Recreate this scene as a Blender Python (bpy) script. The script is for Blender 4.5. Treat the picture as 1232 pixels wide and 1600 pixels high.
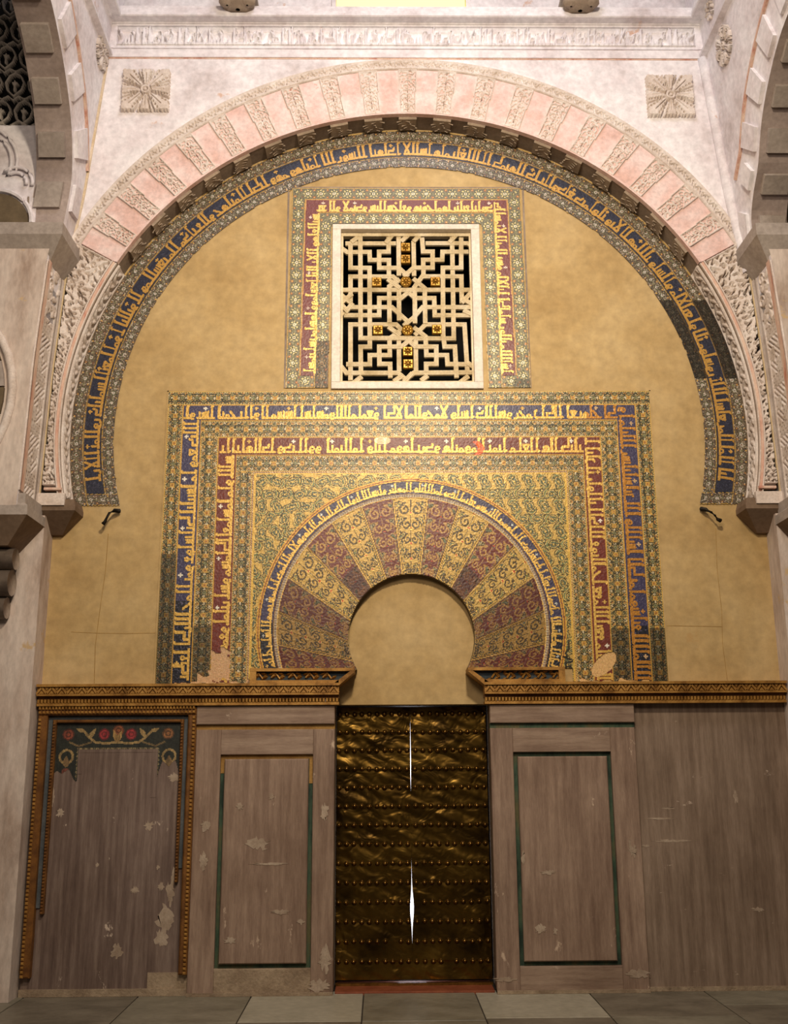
import bpy, bmesh, math, random
import numpy as np
from mathutils import Matrix, Vector
random.seed(7); rng = np.random.default_rng(11)
SC = bpy.context.scene; COL = SC.collection
PI = math.pi
for o in list(bpy.data.objects): bpy.data.objects.remove(o)

# ------------------------------------------------------------------ camera
F_, TILT, YAW, ROLL = 1627.835, 0.23857, 0.013725, -0.006101
CAM = (-0.2572, -8.4178, 1.65)
def ray(u, v):
    a = (u-616)/F_; b = -(v-800)/F_
    c, s = math.cos(ROLL), math.sin(ROLL)
    xr = c*a-s*b; yc = s*a+c*b
    ct, st = math.cos(TILT), math.sin(TILT)
    yr = ct-st*yc; z = st+ct*yc
    c, s = math.cos(YAW), math.sin(YAW)
    return Vector((c*xr+s*yr, -s*xr+c*yr, z))
fw = ray(616, 800).normalized(); rt = (ray(617, 800)-ray(616, 800)).normalized(); up = (ray(616, 799)-ray(616, 800)).normalized()
cd = bpy.data.cameras.new('camera'); co = bpy.data.objects.new('camera', cd); COL.objects.link(co)
M4 = Matrix((rt, up, -fw)).transposed().to_4x4(); M4.translation = Vector(CAM); co.matrix_world = M4
cd.sensor_fit = 'VERTICAL'; cd.sensor_height = 36; cd.lens = F_/1600*36; cd.clip_end = 100
SC.camera = co

# ------------------------------------------------------------------ world, light, exposure
w = bpy.data.worlds.new('World'); SC.world = w; w.use_nodes = True
w.node_tree.nodes['Background'].inputs[0].default_value = (1.0, .80, .66, 1); w.node_tree.nodes['Background'].inputs[1].default_value = .09
vs = SC.view_settings; vs.view_transform = 'Standard'; vs.look = 'None'; vs.exposure = 0.0; vs.gamma = 1; vs.use_curve_mapping = False
def area(name, loc, tgt, size, power, col, spread=PI):
    l = bpy.data.lights.new(name, 'AREA'); l.shape = 'DISK'; l.size = size; l.energy = power; l.color = col; l.spread = spread
    o = bpy.data.objects.new(name, l); COL.objects.link(o); o.location = loc
    o.rotation_euler = (Vector(tgt)-Vector(loc)).to_track_quat('-Z', 'Y').to_euler(); return o
area('dome_daylight', (.2, -4.2, 10.2), (0, .3, 6.8), 2.0, 120, (.93, .90, 1.0))
area('spot_lamp_warm', (.3, -6.2, 7.0), (0, 0, 4.9), .6, 150, (1.0, .84, .63), math.radians(105))
area('front_fill_light', (-1.0, -7.6, 5.4), (0, 0, 3), 1.6, 148, (1.0, .82, .66))  # unseen fill light added to brighten dado, floor and soffits from the front

# ------------------------------------------------------------------ helpers: colour, materials
def lin(c):
    c = np.asarray(c, float)/255.0
    return np.where(c <= .04045, c/12.92, ((c+.055)/1.055)**2.4)
def L4(c): return tuple(float(x) for x in lin(c))+(1.0,)
def nmat(name):
    m = bpy.data.materials.new(name); m.use_nodes = True; nt = m.node_tree
    return m, nt, nt.nodes['Principled BSDF'], nt.nodes.new, nt.links.new
def noise(nt, scale, stretch=(1, 1, 1), detail=5, rough=.6, off=(0, 0, 0), dist=0):
    g = nt.nodes.new('ShaderNodeNewGeometry'); mp = nt.nodes.new('ShaderNodeMapping'); n = nt.nodes.new('ShaderNodeTexNoise')
    mp.inputs['Scale'].default_value = stretch; mp.inputs['Location'].default_value = off
    nt.links.new(g.outputs['Position'], mp.inputs['Vector']); nt.links.new(mp.outputs[0], n.inputs['Vector'])
    n.inputs['Scale'].default_value = scale; n.inputs['Detail'].default_value = detail; n.inputs['Roughness'].default_value = rough
    n.inputs['Distortion'].default_value = dist
    return n.outputs['Fac']
def ramp(nt, fac, stops):
    r = nt.nodes.new('ShaderNodeValToRGB'); nt.links.new(fac, r.inputs[0]); e = r.color_ramp.elements
    while len(e) < len(stops): e.new(.5)
    for k, (p, c) in enumerate(stops):
        e[k].position = p; e[k].color = L4(c) if not np.isscalar(c) else (c, c, c, 1)
    return r.outputs[0]
def mixc(nt, fac, a, b, mode='MIX'):
    m = nt.nodes.new('ShaderNodeMix'); m.data_type = 'RGBA'; m.blend_type = mode
    if np.isscalar(fac): m.inputs[0].default_value = fac
    else: nt.links.new(fac, m.inputs[0])
    for k, x in ((6, a), (7, b)):
        if isinstance(x, tuple): m.inputs[k].default_value = x
        else: nt.links.new(x, m.inputs[k])
    return m.outputs[2]
def bump(nt, bs, h, strength, dist):
    b = nt.nodes.new('ShaderNodeBump'); b.inputs['Strength'].default_value = strength; b.inputs['Distance'].default_value = dist
    nt.links.new(h, b.inputs['Height']); nt.links.new(b.outputs[0], bs.inputs['Normal'])
def MAT(name, c1, c2, scale=3, stretch=(1, 1, 1), rough=.8, metal=0, c3=None, bs=40, bst=.25, bd=.004, lo=.35, hi=.65, chips=None, chipscale=6, chipt=.62, spec=.3, off=(0, 0, 0), chipstretch=(1, 1, 1), blotch=None):
    m, nt, b, N, L = nmat(name)
    st = [(lo, c1), (hi, c2)] if c3 is None else [(lo, c1), ((lo+hi)/2, c2), (hi, c3)]
    c = ramp(nt, noise(nt, scale, stretch, 7, .62, off), st)
    fine = ramp(nt, noise(nt, scale*9, stretch, 4, .6), [(.3, (225, 225, 225)), (.7, (255, 255, 255))])
    c = mixc(nt, 1.0, c, fine, 'MULTIPLY')
    if blotch: c = mixc(nt, 1.0, c, ramp(nt, noise(nt, blotch[0], (1, 1, .8), 6, .65, (7, 3, 1)), [(.3, blotch[1]), (.68, (255, 255, 255))]), 'MULTIPLY')
    if chips is not None:
        f = ramp(nt, noise(nt, chipscale, chipstretch, 8, .7, (3.1, 5.2, off[0]+.7)), [(chipt, 0.0), (chipt+.035, 1.0)])
        c = mixc(nt, f, c, L4(chips))
    L(c, b.inputs['Base Color']); b.inputs['Roughness'].default_value = rough; b.inputs['Metallic'].default_value = metal
    b.inputs['Specular IOR Level'].default_value = spec
    bump(nt, b, noise(nt, bs, stretch, 5, .65), bst, bd)
    return m
MT = {}
MT['white'] = MAT('white_plaster', (202, 190, 188), (230, 222, 224), 2.2, c3=(242, 238, 240), bs=25, lo=.3, hi=.6, chips=(205, 176, 160), chipscale=3.0, chipt=.64)
MT['pier'] = MAT('pier_plaster', (172, 150, 134), (204, 186, 172), 2.0, stretch=(2, 2, .7), c3=(218, 203, 190), bs=18, chips=(196, 168, 128), chipscale=2.2, chipt=.6, lo=.32, hi=.62)
MT['shade'] = MAT('shade_toned_mortar', (128, 112, 98), (158, 142, 126), 4, bs=30)  # darker base colour carries the great soffit's shade; corbels and edges share it
MT['pink'] = MAT('pink_marble', (220, 182, 170), (230, 198, 190), 4.0, c3=(237, 214, 208), bs=30, lo=.34, hi=.62, chips=(206, 138, 118), chipscale=2.3, chipt=.62)
MT['redline'] = MAT('red_limewash', (188, 120, 100), (216, 176, 156), 6.0, stretch=(2, 2, .6), c3=(226, 200, 180), lo=.3, hi=.62)
MT['sandline'] = MAT('sand_line', (208, 186, 150), (224, 206, 180), 5)
MT['ochre'] = MAT('ochre_line', (196, 174, 132), (212, 192, 156), 5)
MT['carve'] = MAT('carved_stucco', (206, 190, 176), (222, 208, 197), 7, c3=(231, 221, 212), bs=60, bst=.3)
MT['carve_dim'] = MAT('carved_stone_dull_shaded', (146, 130, 112), (172, 154, 134), 7, bs=60, bst=.3)  # darker copy of the stucco: shade colour for soffit blocks, also dark corbels
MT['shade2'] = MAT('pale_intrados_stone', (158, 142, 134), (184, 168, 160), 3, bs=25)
MT['block'] = MAT('impost_stone', (160, 148, 138), (186, 174, 164), 3.5, bs=20)
MT['blockbrown'] = MAT('impost_brown_stone', (112, 92, 74), (136, 114, 94), 3.5, bs=20)
MT['yellow'] = MAT('ochre_plaster', (172, 142, 92), (190, 161, 110), 1.3, c3=(202, 175, 126), bs=90, bst=.35, bd=.003, lo=.3, hi=.66, chips=(178, 146, 96), chipscale=1.1, chipt=.66)
DC = dict(rough=.6, bs=30, bst=.15, chipscale=4.5, blotch=(1.3, (206, 198, 192)), lo=.3, hi=.7)
MT['dado'] = MAT('grey_brown_marble', (136, 112, 96), (158, 134, 116), 1.9, stretch=(13, 3, 1.1), c3=(178, 154, 134), chips=(194, 172, 150), chipt=.63, chipstretch=(1.6, 1, .7), **DC)
MT['dado_h'] = MAT('grey_brown_marble_crossgrain', (142, 118, 102), (164, 141, 122), 1.9, stretch=(1.1, 3, 13), c3=(182, 160, 140), chips=(190, 170, 150), chipt=.66, **DC)
MT['dado_dark'] = MAT('dark_brown_marble', (108, 90, 82), (132, 113, 103), 2.0, stretch=(15, 3, .9), c3=(156, 138, 126), chips=(200, 182, 164), chipt=.645, chipstretch=(1.3, 1, .9), **DC)
MT['dado_right'] = MAT('plain_brown_marble', (126, 107, 91), (148, 128, 110), 2.0, stretch=(12, 3, .8), c3=(168, 148, 130), chips=(184, 166, 148), chipt=.665, chipstretch=(1, 1, 2.6), **DC)
MT['patch'] = MAT('bare_plaster_chip', (156, 136, 116), (186, 168, 148), 9, bs=30)
MT['mortar'] = MAT('crumbling_mortar', (140, 120, 98), (178, 158, 132), 5, bs=14, bst=.8, bd=.02)
MT['gilt'] = MAT('gilded_wood', (124, 84, 34), (168, 122, 58), 9, c3=(190, 144, 74), rough=.48, metal=.25, bs=50, bst=.3)
MT['giltdark'] = MAT('gilded_wood_worn', (98, 62, 30), (140, 94, 44), 9, rough=.55, metal=.15, bs=50, bst=.3)
MT['green'] = MAT('green_painted_groove', (34, 52, 42), (66, 88, 68), 7, stretch=(1, 1, .4), c3=(96, 92, 62), rough=.6)
MT['ochregroove'] = MAT('ochre_painted_groove', (150, 110, 50), (176, 136, 72), 7, rough=.6)
MT['bluestrip'] = MAT('blue_grey_strip', (74, 80, 84), (98, 102, 104), 6)
MT['bluewood'] = MAT('blue_painted_ground', (44, 56, 64), (70, 80, 86), 8)
MT['iron'] = MAT('wrought_iron', (30, 26, 22), (52, 46, 38), 20, rough=.6, metal=.6)
MT['lattice'] = MAT('marble_lattice', (196, 176, 136), (218, 200, 164), 6, c3=(226, 212, 184), bs=60, bst=.2, rough=.6)
MT['winframe'] = MAT('white_marble_frame', (222, 210, 196), (238, 228, 214), 5, rough=.6)
MT['gold'] = MAT('gilded_rosette', (150, 106, 34), (190, 146, 64), 20, rough=.4, metal=.5)
MT['dark'] = MAT('dark_void', (8, 7, 6), (12, 10, 8), 3)
MT['seam'] = MAT('plaster_seam', (150, 118, 66), (186, 154, 96), 9)
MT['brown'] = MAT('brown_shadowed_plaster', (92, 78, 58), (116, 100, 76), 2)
MT['fret'] = MAT('fretwork_stone', (150, 142, 132), (186, 176, 164), 8)
MT['slab'] = MAT('grey_floor_marble', (112, 106, 90), (136, 130, 112), 2.2, stretch=(1, 1.6, 1), c3=(152, 145, 126), rough=.42, bs=20, bst=.05, lo=.3, hi=.68)
MT['slab2'] = MAT('dark_grey_floor_marble', (100, 94, 80), (124, 116, 100), 2.6, stretch=(1, 1.6, 1), c3=(142, 134, 116), rough=.42, bs=20, bst=.05, lo=.3, hi=.68)
MT['slabw'] = MAT('white_floor_marble', (168, 162, 142), (184, 178, 158), 2.0, rough=.4, bs=20, bst=.04)
MT['sill'] = MAT('red_sill_stone', (126, 62, 38), (152, 84, 54), 8, rough=.6)
MT['grout'] = MAT('floor_bed', (44, 38, 32), (60, 52, 44), 6)
def emit(name, col, s):
    m, nt, b, N, L = nmat(name); b.inputs['Base Color'].default_value = L4(col); b.inputs['Emission Color'].default_value = L4(col); b.inputs['Emission Strength'].default_value = s
    return m
MT['daylight'] = emit('door_gap_glow', (240, 240, 255), 3.0)  # emissive stand-in for the daylight showing between the door leaves
MT['stained'] = emit('yellow_stained_glass', (255, 236, 130), 1.6)
def brass():
    m, nt, b, N, L = nmat('hammered_brass')
    c = ramp(nt, noise(nt, 2.6, (1, 1, 1.3), 6, .6), [(.3, (48, 34, 12)), (.55, (98, 74, 28)), (.75, (136, 108, 48))])
    L(c, b.inputs['Base Color']); b.inputs['Metallic'].default_value = .92; b.inputs['Roughness'].default_value = .3
    n1 = noise(nt, 7, (1, 1, 1.2), 2, .45, dist=.8)
    bump(nt, b, n1, .42, .03)
    return m
MT['brass'] = brass()
MT['stud'] = MAT('brass_stud', (120, 88, 40), (166, 128, 66), 20, rough=.28, metal=.9)
def tesserae():
    m, nt, b, N, L = nmat('glass_tesserae')
    a = N('ShaderNodeAttribute'); a.attribute_name = 'Col'; g = N('ShaderNodeAttribute'); g.attribute_name = 'gold'
    L(a.outputs['Color'], b.inputs['Base Color'])
    mm = N('ShaderNodeMath'); mm.operation = 'MULTIPLY'; mm.inputs[1].default_value = .3; L(g.outputs['Fac'], mm.inputs[0]); L(mm.outputs[0], b.inputs['Metallic'])
    b.inputs['Roughness'].default_value = .42; b.inputs['Specular IOR Level'].default_value = .45
    return m
MT['tess'] = tesserae()
def paint():
    m, nt, b, N, L = nmat('painted_panel')
    a = N('ShaderNodeAttribute'); a.attribute_name = 'Col'
    L(mixc(nt, 1.0, a.outputs['Color'], ramp(nt, noise(nt, 16, (3, 1, 1), 5), [(.3, (150, 150, 150)), (.65, (255, 255, 255))]), 'MULTIPLY'), b.inputs['Base Color']); b.inputs['Roughness'].default_value = .6
    return m
MT['paint'] = paint()

# ------------------------------------------------------------------ helpers: objects
def link(o, parent=None):
    COL.objects.link(o)
    if parent is not None: o.parent = parent
    return o
def thing(name, label, cat, loc=(0, 0, 0), group=None):
    o = bpy.data.objects.new(name, None); link(o); o.location = loc; o['label'] = label; o['category'] = cat
    if group: o['group'] = group
    o.empty_display_size = .1
    return o
def tag(o, label, cat, group=None):
    o['label'] = label; o['category'] = cat
    if group: o['group'] = group
    return o
def struct(name, loc=(0, 0, 0)):
    o = bpy.data.objects.new(name, None); link(o); o.location = loc; o['kind'] = 'structure'; return o
def mesh(name, V, Fc, mat, parent=None, smooth=False, kind=None):
    me = bpy.data.meshes.new(name); me.from_pydata([tuple(map(float, v)) for v in V], [], [tuple(map(int, f)) for f in Fc]); me.materials.append(MT[mat] if isinstance(mat, str) else mat)
    if smooth: me.polygons.foreach_set('use_smooth', [True]*len(me.polygons))
    o = bpy.data.objects.new(name, me); link(o, parent)
    if parent is not None and any(abs(x) > 1e-9 for x in parent.location) : o.matrix_parent_inverse = Matrix.Translation(parent.location).inverted()
    if kind: o['kind'] = kind
    return o
def gridmesh(name, V, quads, mat, parent=None, cols=None, gold=None, smooth=False):
    """fast quad mesh from arrays"""
    me = bpy.data.meshes.new(name); n = len(V); q = len(quads)
    me.vertices.add(n); me.vertices.foreach_set('co', np.asarray(V, np.float32).ravel())
    me.loops.add(q*4); me.loops.foreach_set('vertex_index', np.asarray(quads, np.int32).ravel())
    me.polygons.add(q); me.polygons.foreach_set('loop_start', np.arange(0, q*4, 4, dtype=np.int32))
    try: me.polygons.foreach_set('loop_total', np.full(q, 4, np.int32))
    except Exception: pass
    if smooth: me.polygons.foreach_set('use_smooth', np.ones(q, bool))
    me.update(calc_edges=True)
    if cols is not None:
        a = me.attributes.new('Col', 'FLOAT_COLOR', 'FACE'); a.data.foreach_set('color', np.c_[cols, np.ones(len(cols))].astype(np.float32).ravel())
    if gold is not None:
        a = me.attributes.new('gold', 'FLOAT', 'FACE'); a.data.foreach_set('value', gold.astype(np.float32))
    me.materials.append(MT[mat]); o = bpy.data.objects.new(name, me); link(o, parent)
    if parent is not None and parent.location.length > 1e-9: o.matrix_parent_inverse = Matrix.Translation(parent.location).inverted()
    return o
class MB:
    def __init__(s): s.V = []; s.F = []
    def add(s, V, Fc):
        k = len(s.V); s.V += [tuple(v) for v in V]; s.F += [tuple(i+k for i in f) for f in Fc]
    def box(s, x0, x1, y0, y1, z0, z1):
        s.add([(x, y, z) for z in (z0, z1) for y in (y0, y1) for x in (x0, x1)], [(0, 1, 3, 2), (4, 6, 7, 5), (0, 4, 5, 1), (1, 5, 7, 3), (3, 7, 6, 2), (2, 6, 4, 0)])
    def rings(s, rs, close=True):
        n = len(rs[0]); V = [v for r in rs for v in r]; Fc = []
        for k in range(len(rs)-1):
            for i in range(n if close else n-1):
                j = (i+1) % n; Fc.append((k*n+i, k*n+j, (k+1)*n+j, (k+1)*n+i))
        if close: Fc += [tuple(range(n)), tuple(range((len(rs)-1)*n, len(rs)*n))]
        s.add(V, Fc)
    def bevbox(s, x0, x1, y0, y1, z0, z1, b):
        """box whose front (low y) edges are chamfered by b"""
        R = lambda d, y: [(x0+d, y, z0+d), (x1-d, y, z0+d), (x1-d, y, z1-d), (x0+d, y, z1-d)]
        s.rings([R(0, y1), R(0, y0+b), R(b, y0)])
    def prism(s, poly, y0, y1):
        n = len(poly); s.add([(x, y0, z) for x, z in poly]+[(x, y1, z) for x, z in poly], [tuple(range(n)), tuple(range(2*n-1, n-1, -1))]+[(i, n+i, n+(i+1) % n, (i+1) % n) for i in range(n)])
    def tube(s, pts, r, n=6):
        pts = [Vector(p) for p in pts]; rs = []
        for i, p in enumerate(pts):
            d = (pts[min(i+1, len(pts)-1)]-pts[max(i-1, 0)]).normalized(); a = d.orthogonal().normalized(); b = d.cross(a)
            rr = r[i] if isinstance(r, (list, tuple)) else r
            rs.append([p+(a*math.cos(2*PI*k/n)+b*math.sin(2*PI*k/n))*rr for k in range(n)])
        s.rings(rs)
    def lathe(s, prof, c, n=10, axis='z'):
        rs = []
        for r, h in prof:
            ring = []
            for k in range(n):
                a = 2*PI*k/n
                if axis == 'z': ring.append((c[0]+r*math.cos(a), c[1]+r*math.sin(a), c[2]+h))
                else: ring.append((c[0]+r*math.cos(a), c[1]-h, c[2]+r*math.sin(a)))
            rs.append(ring)
        s.rings(rs)
    def leaf(s, x, z, ang, Ln, W, y0, h):
        c, d = math.cos(ang), math.sin(ang)
        P2 = lambda a, b, y: (x+a*c-b*d, y, z+a*d+b*c)
        V = [P2(0, 0, y0), P2(Ln*.35, W/2, y0), P2(Ln*.7, W*.4, y0), P2(Ln, 0, y0), P2(Ln*.7, -W*.4, y0), P2(Ln*.35, -W/2, y0), P2(Ln*.35, 0, y0-h), P2(Ln*.7, 0, y0-h*.8)]
        s.add(V, [(0, 1, 6), (1, 2, 7, 6), (2, 3, 7), (3, 4, 7), (4, 5, 6, 7), (5, 0, 6)])
    def obj(s, name, mat, parent=None, smooth=False, kind=None): return mesh(name, s.V, s.F, mat, parent, smooth, kind)
def BOX(name, mat, parent, *a):
    m = MB(); m.box(*a); return m.obj(name, mat, parent)
def arc(c, r, a0, a1, n): return [(c[0]+r*math.cos(a0+(a1-a0)*i/n), c[1]+r*math.sin(a0+(a1-a0)*i/n)) for i in range(n+1)]

# ------------------------------------------------------------------ raster used both for mosaics (colour) and for carving (height)
class R:
    def __init__(s, w, h, px, col=(0, 0, 0), base=0.0):
        s.nx = max(4, int(round(w/px))); s.ny = max(4, int(round(h/px))); s.w, s.h = w, h; s.dx = w/s.nx; s.dy = h/s.ny
        s.xs = (np.arange(s.nx)+.5)*s.dx; s.ys = (np.arange(s.ny)+.5)*s.dy
        s.X, s.Y = np.meshgrid(s.xs, s.ys)
        s.C = np.empty((s.ny, s.nx, 3)); s.C[:] = col; s.G = np.zeros((s.ny, s.nx)); s.I = np.zeros((s.ny, s.nx), int); s.H = np.full((s.ny, s.nx), float(base))
    def bb(s, x0, x1, y0, y1):
        i0 = max(0, int(x0/s.dx)-1); i1 = min(s.nx, int(x1/s.dx)+2); j0 = max(0, int(y0/s.dy)-1); j1 = min(s.ny, int(y1/s.dy)+2)
        if i0 >= i1 or j0 >= j1: return None
        return (slice(j0, j1), slice(i0, i1))
    def put(s, sl, m, col=None, gold=None, id=None, h=None, on=None):
        if on is not None: m = m & np.isin(s.I[sl], on)
        if col is not None: s.C[sl][m] = col
        if gold is not None: s.G[sl][m] = gold
        if id is not None: s.I[sl][m] = id
    def seg(s, p, q, hw, **k):
        sl = s.bb(min(p[0], q[0])-hw, max(p[0], q[0])+hw, min(p[1], q[1])-hw, max(p[1], q[1])+hw)
        if sl is None: return
        X, Y = s.X[sl], s.Y[sl]; dx, dy = q[0]-p[0], q[1]-p[1]; L2 = dx*dx+dy*dy+1e-12
        t = np.clip(((X-p[0])*dx+(Y-p[1])*dy)/L2, 0, 1); d = np.hypot(X-p[0]-t*dx, Y-p[1]-t*dy)
        if 'h' in k: s.H[sl] = np.maximum(s.H[sl], np.where(d < hw, k['h']*np.clip((hw-d)/(hw*k.get('soft', .5)), 0, 1), -9))
        else: s.put(sl, d < hw, **k)
    def stroke(s, pts, hw, **k):
        for a, b in zip(pts[:-1], pts[1:]): s.seg(a, b, hw, **k)
    def ring(s, cx, cy, r, hw, **k):
        sl = s.bb(cx-r-hw, cx+r+hw, cy-r-hw, cy+r+hw)
        if sl is None: return
        d = np.abs(np.hypot(s.X[sl]-cx, s.Y[sl]-cy)-r)
        if 'h' in k: s.H[sl] = np.maximum(s.H[sl], np.where(d < hw, k['h']*np.clip((hw-d)/(hw*.5), 0, 1), -9))
        else: s.put(sl, d < hw, **k)
    def disc(s, cx, cy, r, **k):
        sl = s.bb(cx-r, cx+r, cy-r, cy+r)
        if sl is None: return
        d = np.hypot(s.X[sl]-cx, s.Y[sl]-cy)
        if 'h' in k: s.H[sl] = np.maximum(s.H[sl], np.where(d < r, k['h']*np.clip((r-d)/(r*.5), 0, 1), -9))
        else: s.put(sl, d < r, **k)
    def leaf(s, x, y, a, Ln, W, **k):
        sl = s.bb(x-Ln, x+Ln, y-Ln, y+Ln)
        if sl is None: return
        c, d = math.cos(a), math.sin(a); U = (s.X[sl]-x)*c+(s.Y[sl]-y)*d; V = -(s.X[sl]-x)*d+(s.Y[sl]-y)*c
        t = U/Ln; wid = W*.5*np.sin(np.clip(t, 0, 1)**.75*PI)
        m = (t > 0) & (t < 1) & (np.abs(V) < wid)
        if 'h' in k: s.H[sl] = np.maximum(s.H[sl], np.where(m, k['h']*np.clip((wid-np.abs(V))/(W*.14), 0, 1), -9))
        else: s.put(sl, m, **k)
    def spiral(s, cx, cy, r, a0, turns, dirn, hw, **k):
        n = int(14*turns)+2; pts = []
        for i in range(n+1):
            f = i/n; rr = r*(1-.85*f); a = a0+dirn*2*PI*turns*f; pts.append((cx+rr*math.cos(a), cy+rr*math.sin(a)))
        s.stroke(pts, hw, **k); return pts
    def comma(s, x, y, a, size, d, cs, **k):
        """curled half palmette: outline, gold body, green core"""
        for grow, col, g in ((1.0, cs[0], .1), (.70, cs[1], .5), (.46, cs[2], .1)):
            for i in range(9):
                f = i/8; t = a+d*f*2.6; r_ = size*(.9-.35*f); px_, py_ = x+math.cos(t)*r_-math.cos(a)*size*.9, y+math.sin(t)*r_-math.sin(a)*size*.9
                w_ = size*(.36*math.sin(PI*(.12+.80*(1-f)))+.05)
                s.disc(px_, py_, max(w_*grow-(0 if grow == 1 else .0015), .001), col=col, gold=g, **k)
    def poly(s, pts, **k):
        xs = [p[0] for p in pts]; ys = [p[1] for p in pts]; sl = s.bb(min(xs), max(xs), min(ys), max(ys))
        if sl is None: return
        X, Y = s.X[sl], s.Y[sl]; m = np.zeros(X.shape, bool); n = len(pts)
        for i in range(n):
            (x0, y0), (x1, y1) = pts[i], pts[(i+1) % n]
            if y0 == y1: continue
            m ^= ((y0 > Y) != (y1 > Y)) & (X < (x1-x0)*(Y-y0)/(y1-y0)+x0)
        s.put(sl, m, **k)

def tess(name, r, mask, fmap, parent, lift=0.0, jit=.0012):
    jj, ii = np.nonzero(mask)
    if len(jj) == 0: return None
    W = r.nx+1
    q = np.stack([jj*W+ii, jj*W+ii+1, (jj+1)*W+ii+1, (jj+1)*W+ii], 1)
    u, inv = np.unique(q.ravel(), return_inverse=True)
    S = (u % W)*r.dx; T = (u//W)*r.dy
    V = fmap(S, T, lift+rng.uniform(-jit, jit, len(u)))
    c = lin(r.C[jj, ii])*rng.uniform(.78, 1.18, (len(jj), 1))*rng.uniform(.95, 1.05, (len(jj), 3))
    return gridmesh(name, V, inv.reshape(-1, 4), 'tess', parent, np.clip(c, 0, 1), r.G[jj, ii])
def words(r, k, fmap, parent, lift):
    for v in np.unique(r.I[r.I % 1000 == k]):
        if v == k or (r.I == v).sum() < 6: continue
        o = tess('word', r, r.I == v, fmap, parent, lift); o['label'] = 'gold angular lettering'
def relief(name, r, fmap, depth, mat, parent, mask=None, skirt=None, kind=None):
    """height raster r.H in 0..1 -> surface at -depth..0, borders dropped to the skirt depth"""
    H = -depth*(1-np.clip(r.H, 0, 1)); m = np.ones(H.shape, bool) if mask is None else mask.copy()
    inner = m.copy(); inner[1:] &= m[:-1]; inner[:-1] &= m[1:]; inner[:, 1:] &= m[:, :-1]; inner[:, :-1] &= m[:, 1:]
    inner[0] = inner[-1] = False; inner[:, 0] = inner[:, -1] = False
    sk = depth if skirt is None else skirt
    H = np.where(inner, H, -sk)
    cell = m[:-1, :-1] & m[1:, :-1] & m[:-1, 1:] & m[1:, 1:]
    jj, ii = np.nonzero(cell); W = r.nx
    q = np.stack([jj*W+ii, jj*W+ii+1, (jj+1)*W+ii+1, (jj+1)*W+ii], 1)
    u, inv = np.unique(q.ravel(), return_inverse=True)
    V = fmap(np.linspace(0, r.w, r.nx)[u % W], np.linspace(0, r.h, r.ny)[u//W], H.ravel()[u])
    o = gridmesh(name, V, inv.reshape(-1, 4), mat, parent)
    if kind: o['kind'] = kind
    return o
def flat(x0, z0, y0): return lambda S, T, h: np.stack([x0+S, y0-h, z0+T], 1)
def polar(cx, cz, r0, rref, a0, y0): 
    def f(S, T, h):
        a = a0+S/rref; rr = r0+T; return np.stack([cx+rr*np.cos(a), np.zeros_like(a)+y0-h, cz+rr*np.sin(a)], 1)
    return f

# ------------------------------------------------------------------ angular Kufic letters (x runs in reading direction, right to left)
def glyph(c):
    P_ = []; A = lambda *pts: P_.append(('s', pts)); Rg = lambda *a: P_.append(('r', a))
    def stem(x, h=.97):
        A((x, 0), (x, h)); P_.append(('t', ((x-.09, h+.02), (x+.03, h-.1))))
    def base(w_): A((-.06, .02), (w_, .02))
    if c == 'a': stem(.14); A((.14, .02), (.0, .04)); return .36, P_
    if c == 'l': stem(.12); base(.30); return .28, P_
    if c == 'n': A((.1, 0), (.1, .46)); base(.25); return .24, P_
    if c == 's':
        for k, h in ((.08, .52), (.25, .48), (.42, .44)): A((k, 0), (k, h))
        base(.55); return .56, P_
    if c == 'm': Rg(.17, .12, .13); base(.06); A((.28, .02), (.36, .02)); return .36, P_
    if c == 'w': Rg(.16, .26, .13); A((.30, .24), (.30, -.02), (.12, -.06)); return .42, P_
    if c == 'h': Rg(.2, .22, .19); A((.2, .05), (.2, .4)); base(.45); return .46, P_
    if c == 'd': A((.04, .56), (.1, .34), (.42, .34), (.42, .02)); base(.48); return .5, P_
    if c == 'k': A((.04, .97), (.04, .36), (.46, .36), (.46, .02)); base(.52); P_.append(('t', ((-.05, .99), (.08, .88)))); return .56, P_
    if c == 'r': A((.1, .32), (.1, .0), (.3, -.06)); return .32, P_
    if c == 'v': A((-.04, .02), (.14, .0), (.34, -.04), (.44, .12), (.44, .5), (.32, .58)); return .52, P_
    if c == 'e': A((.03, .5), (.2, .04), (.37, .5), (.03, .5)); base(.42); return .42, P_
    if c == 'f': Rg(.18, .4, .12); A((.18, .26), (.18, 0)); base(.36); return .36, P_
    if c == 'x': A((.06, .95), (.34, .32), (.42, .02), (.1, .02), (.18, .32), (.46, .95)); return .56, P_
    if c == 'y': A((.04, .36), (.14, .04), (.5, .0), (.54, .18), (.1, .22)); return .6, P_
    if c == 'c': A((.05, .02), (.05, .38), (.52, .38), (.52, .02)); base(.6); return .6, P_
    if c == 'j': A((.44, .52), (.12, .04)); base(.48); return .48, P_
    return .17, P_
WORD = [0]
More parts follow.
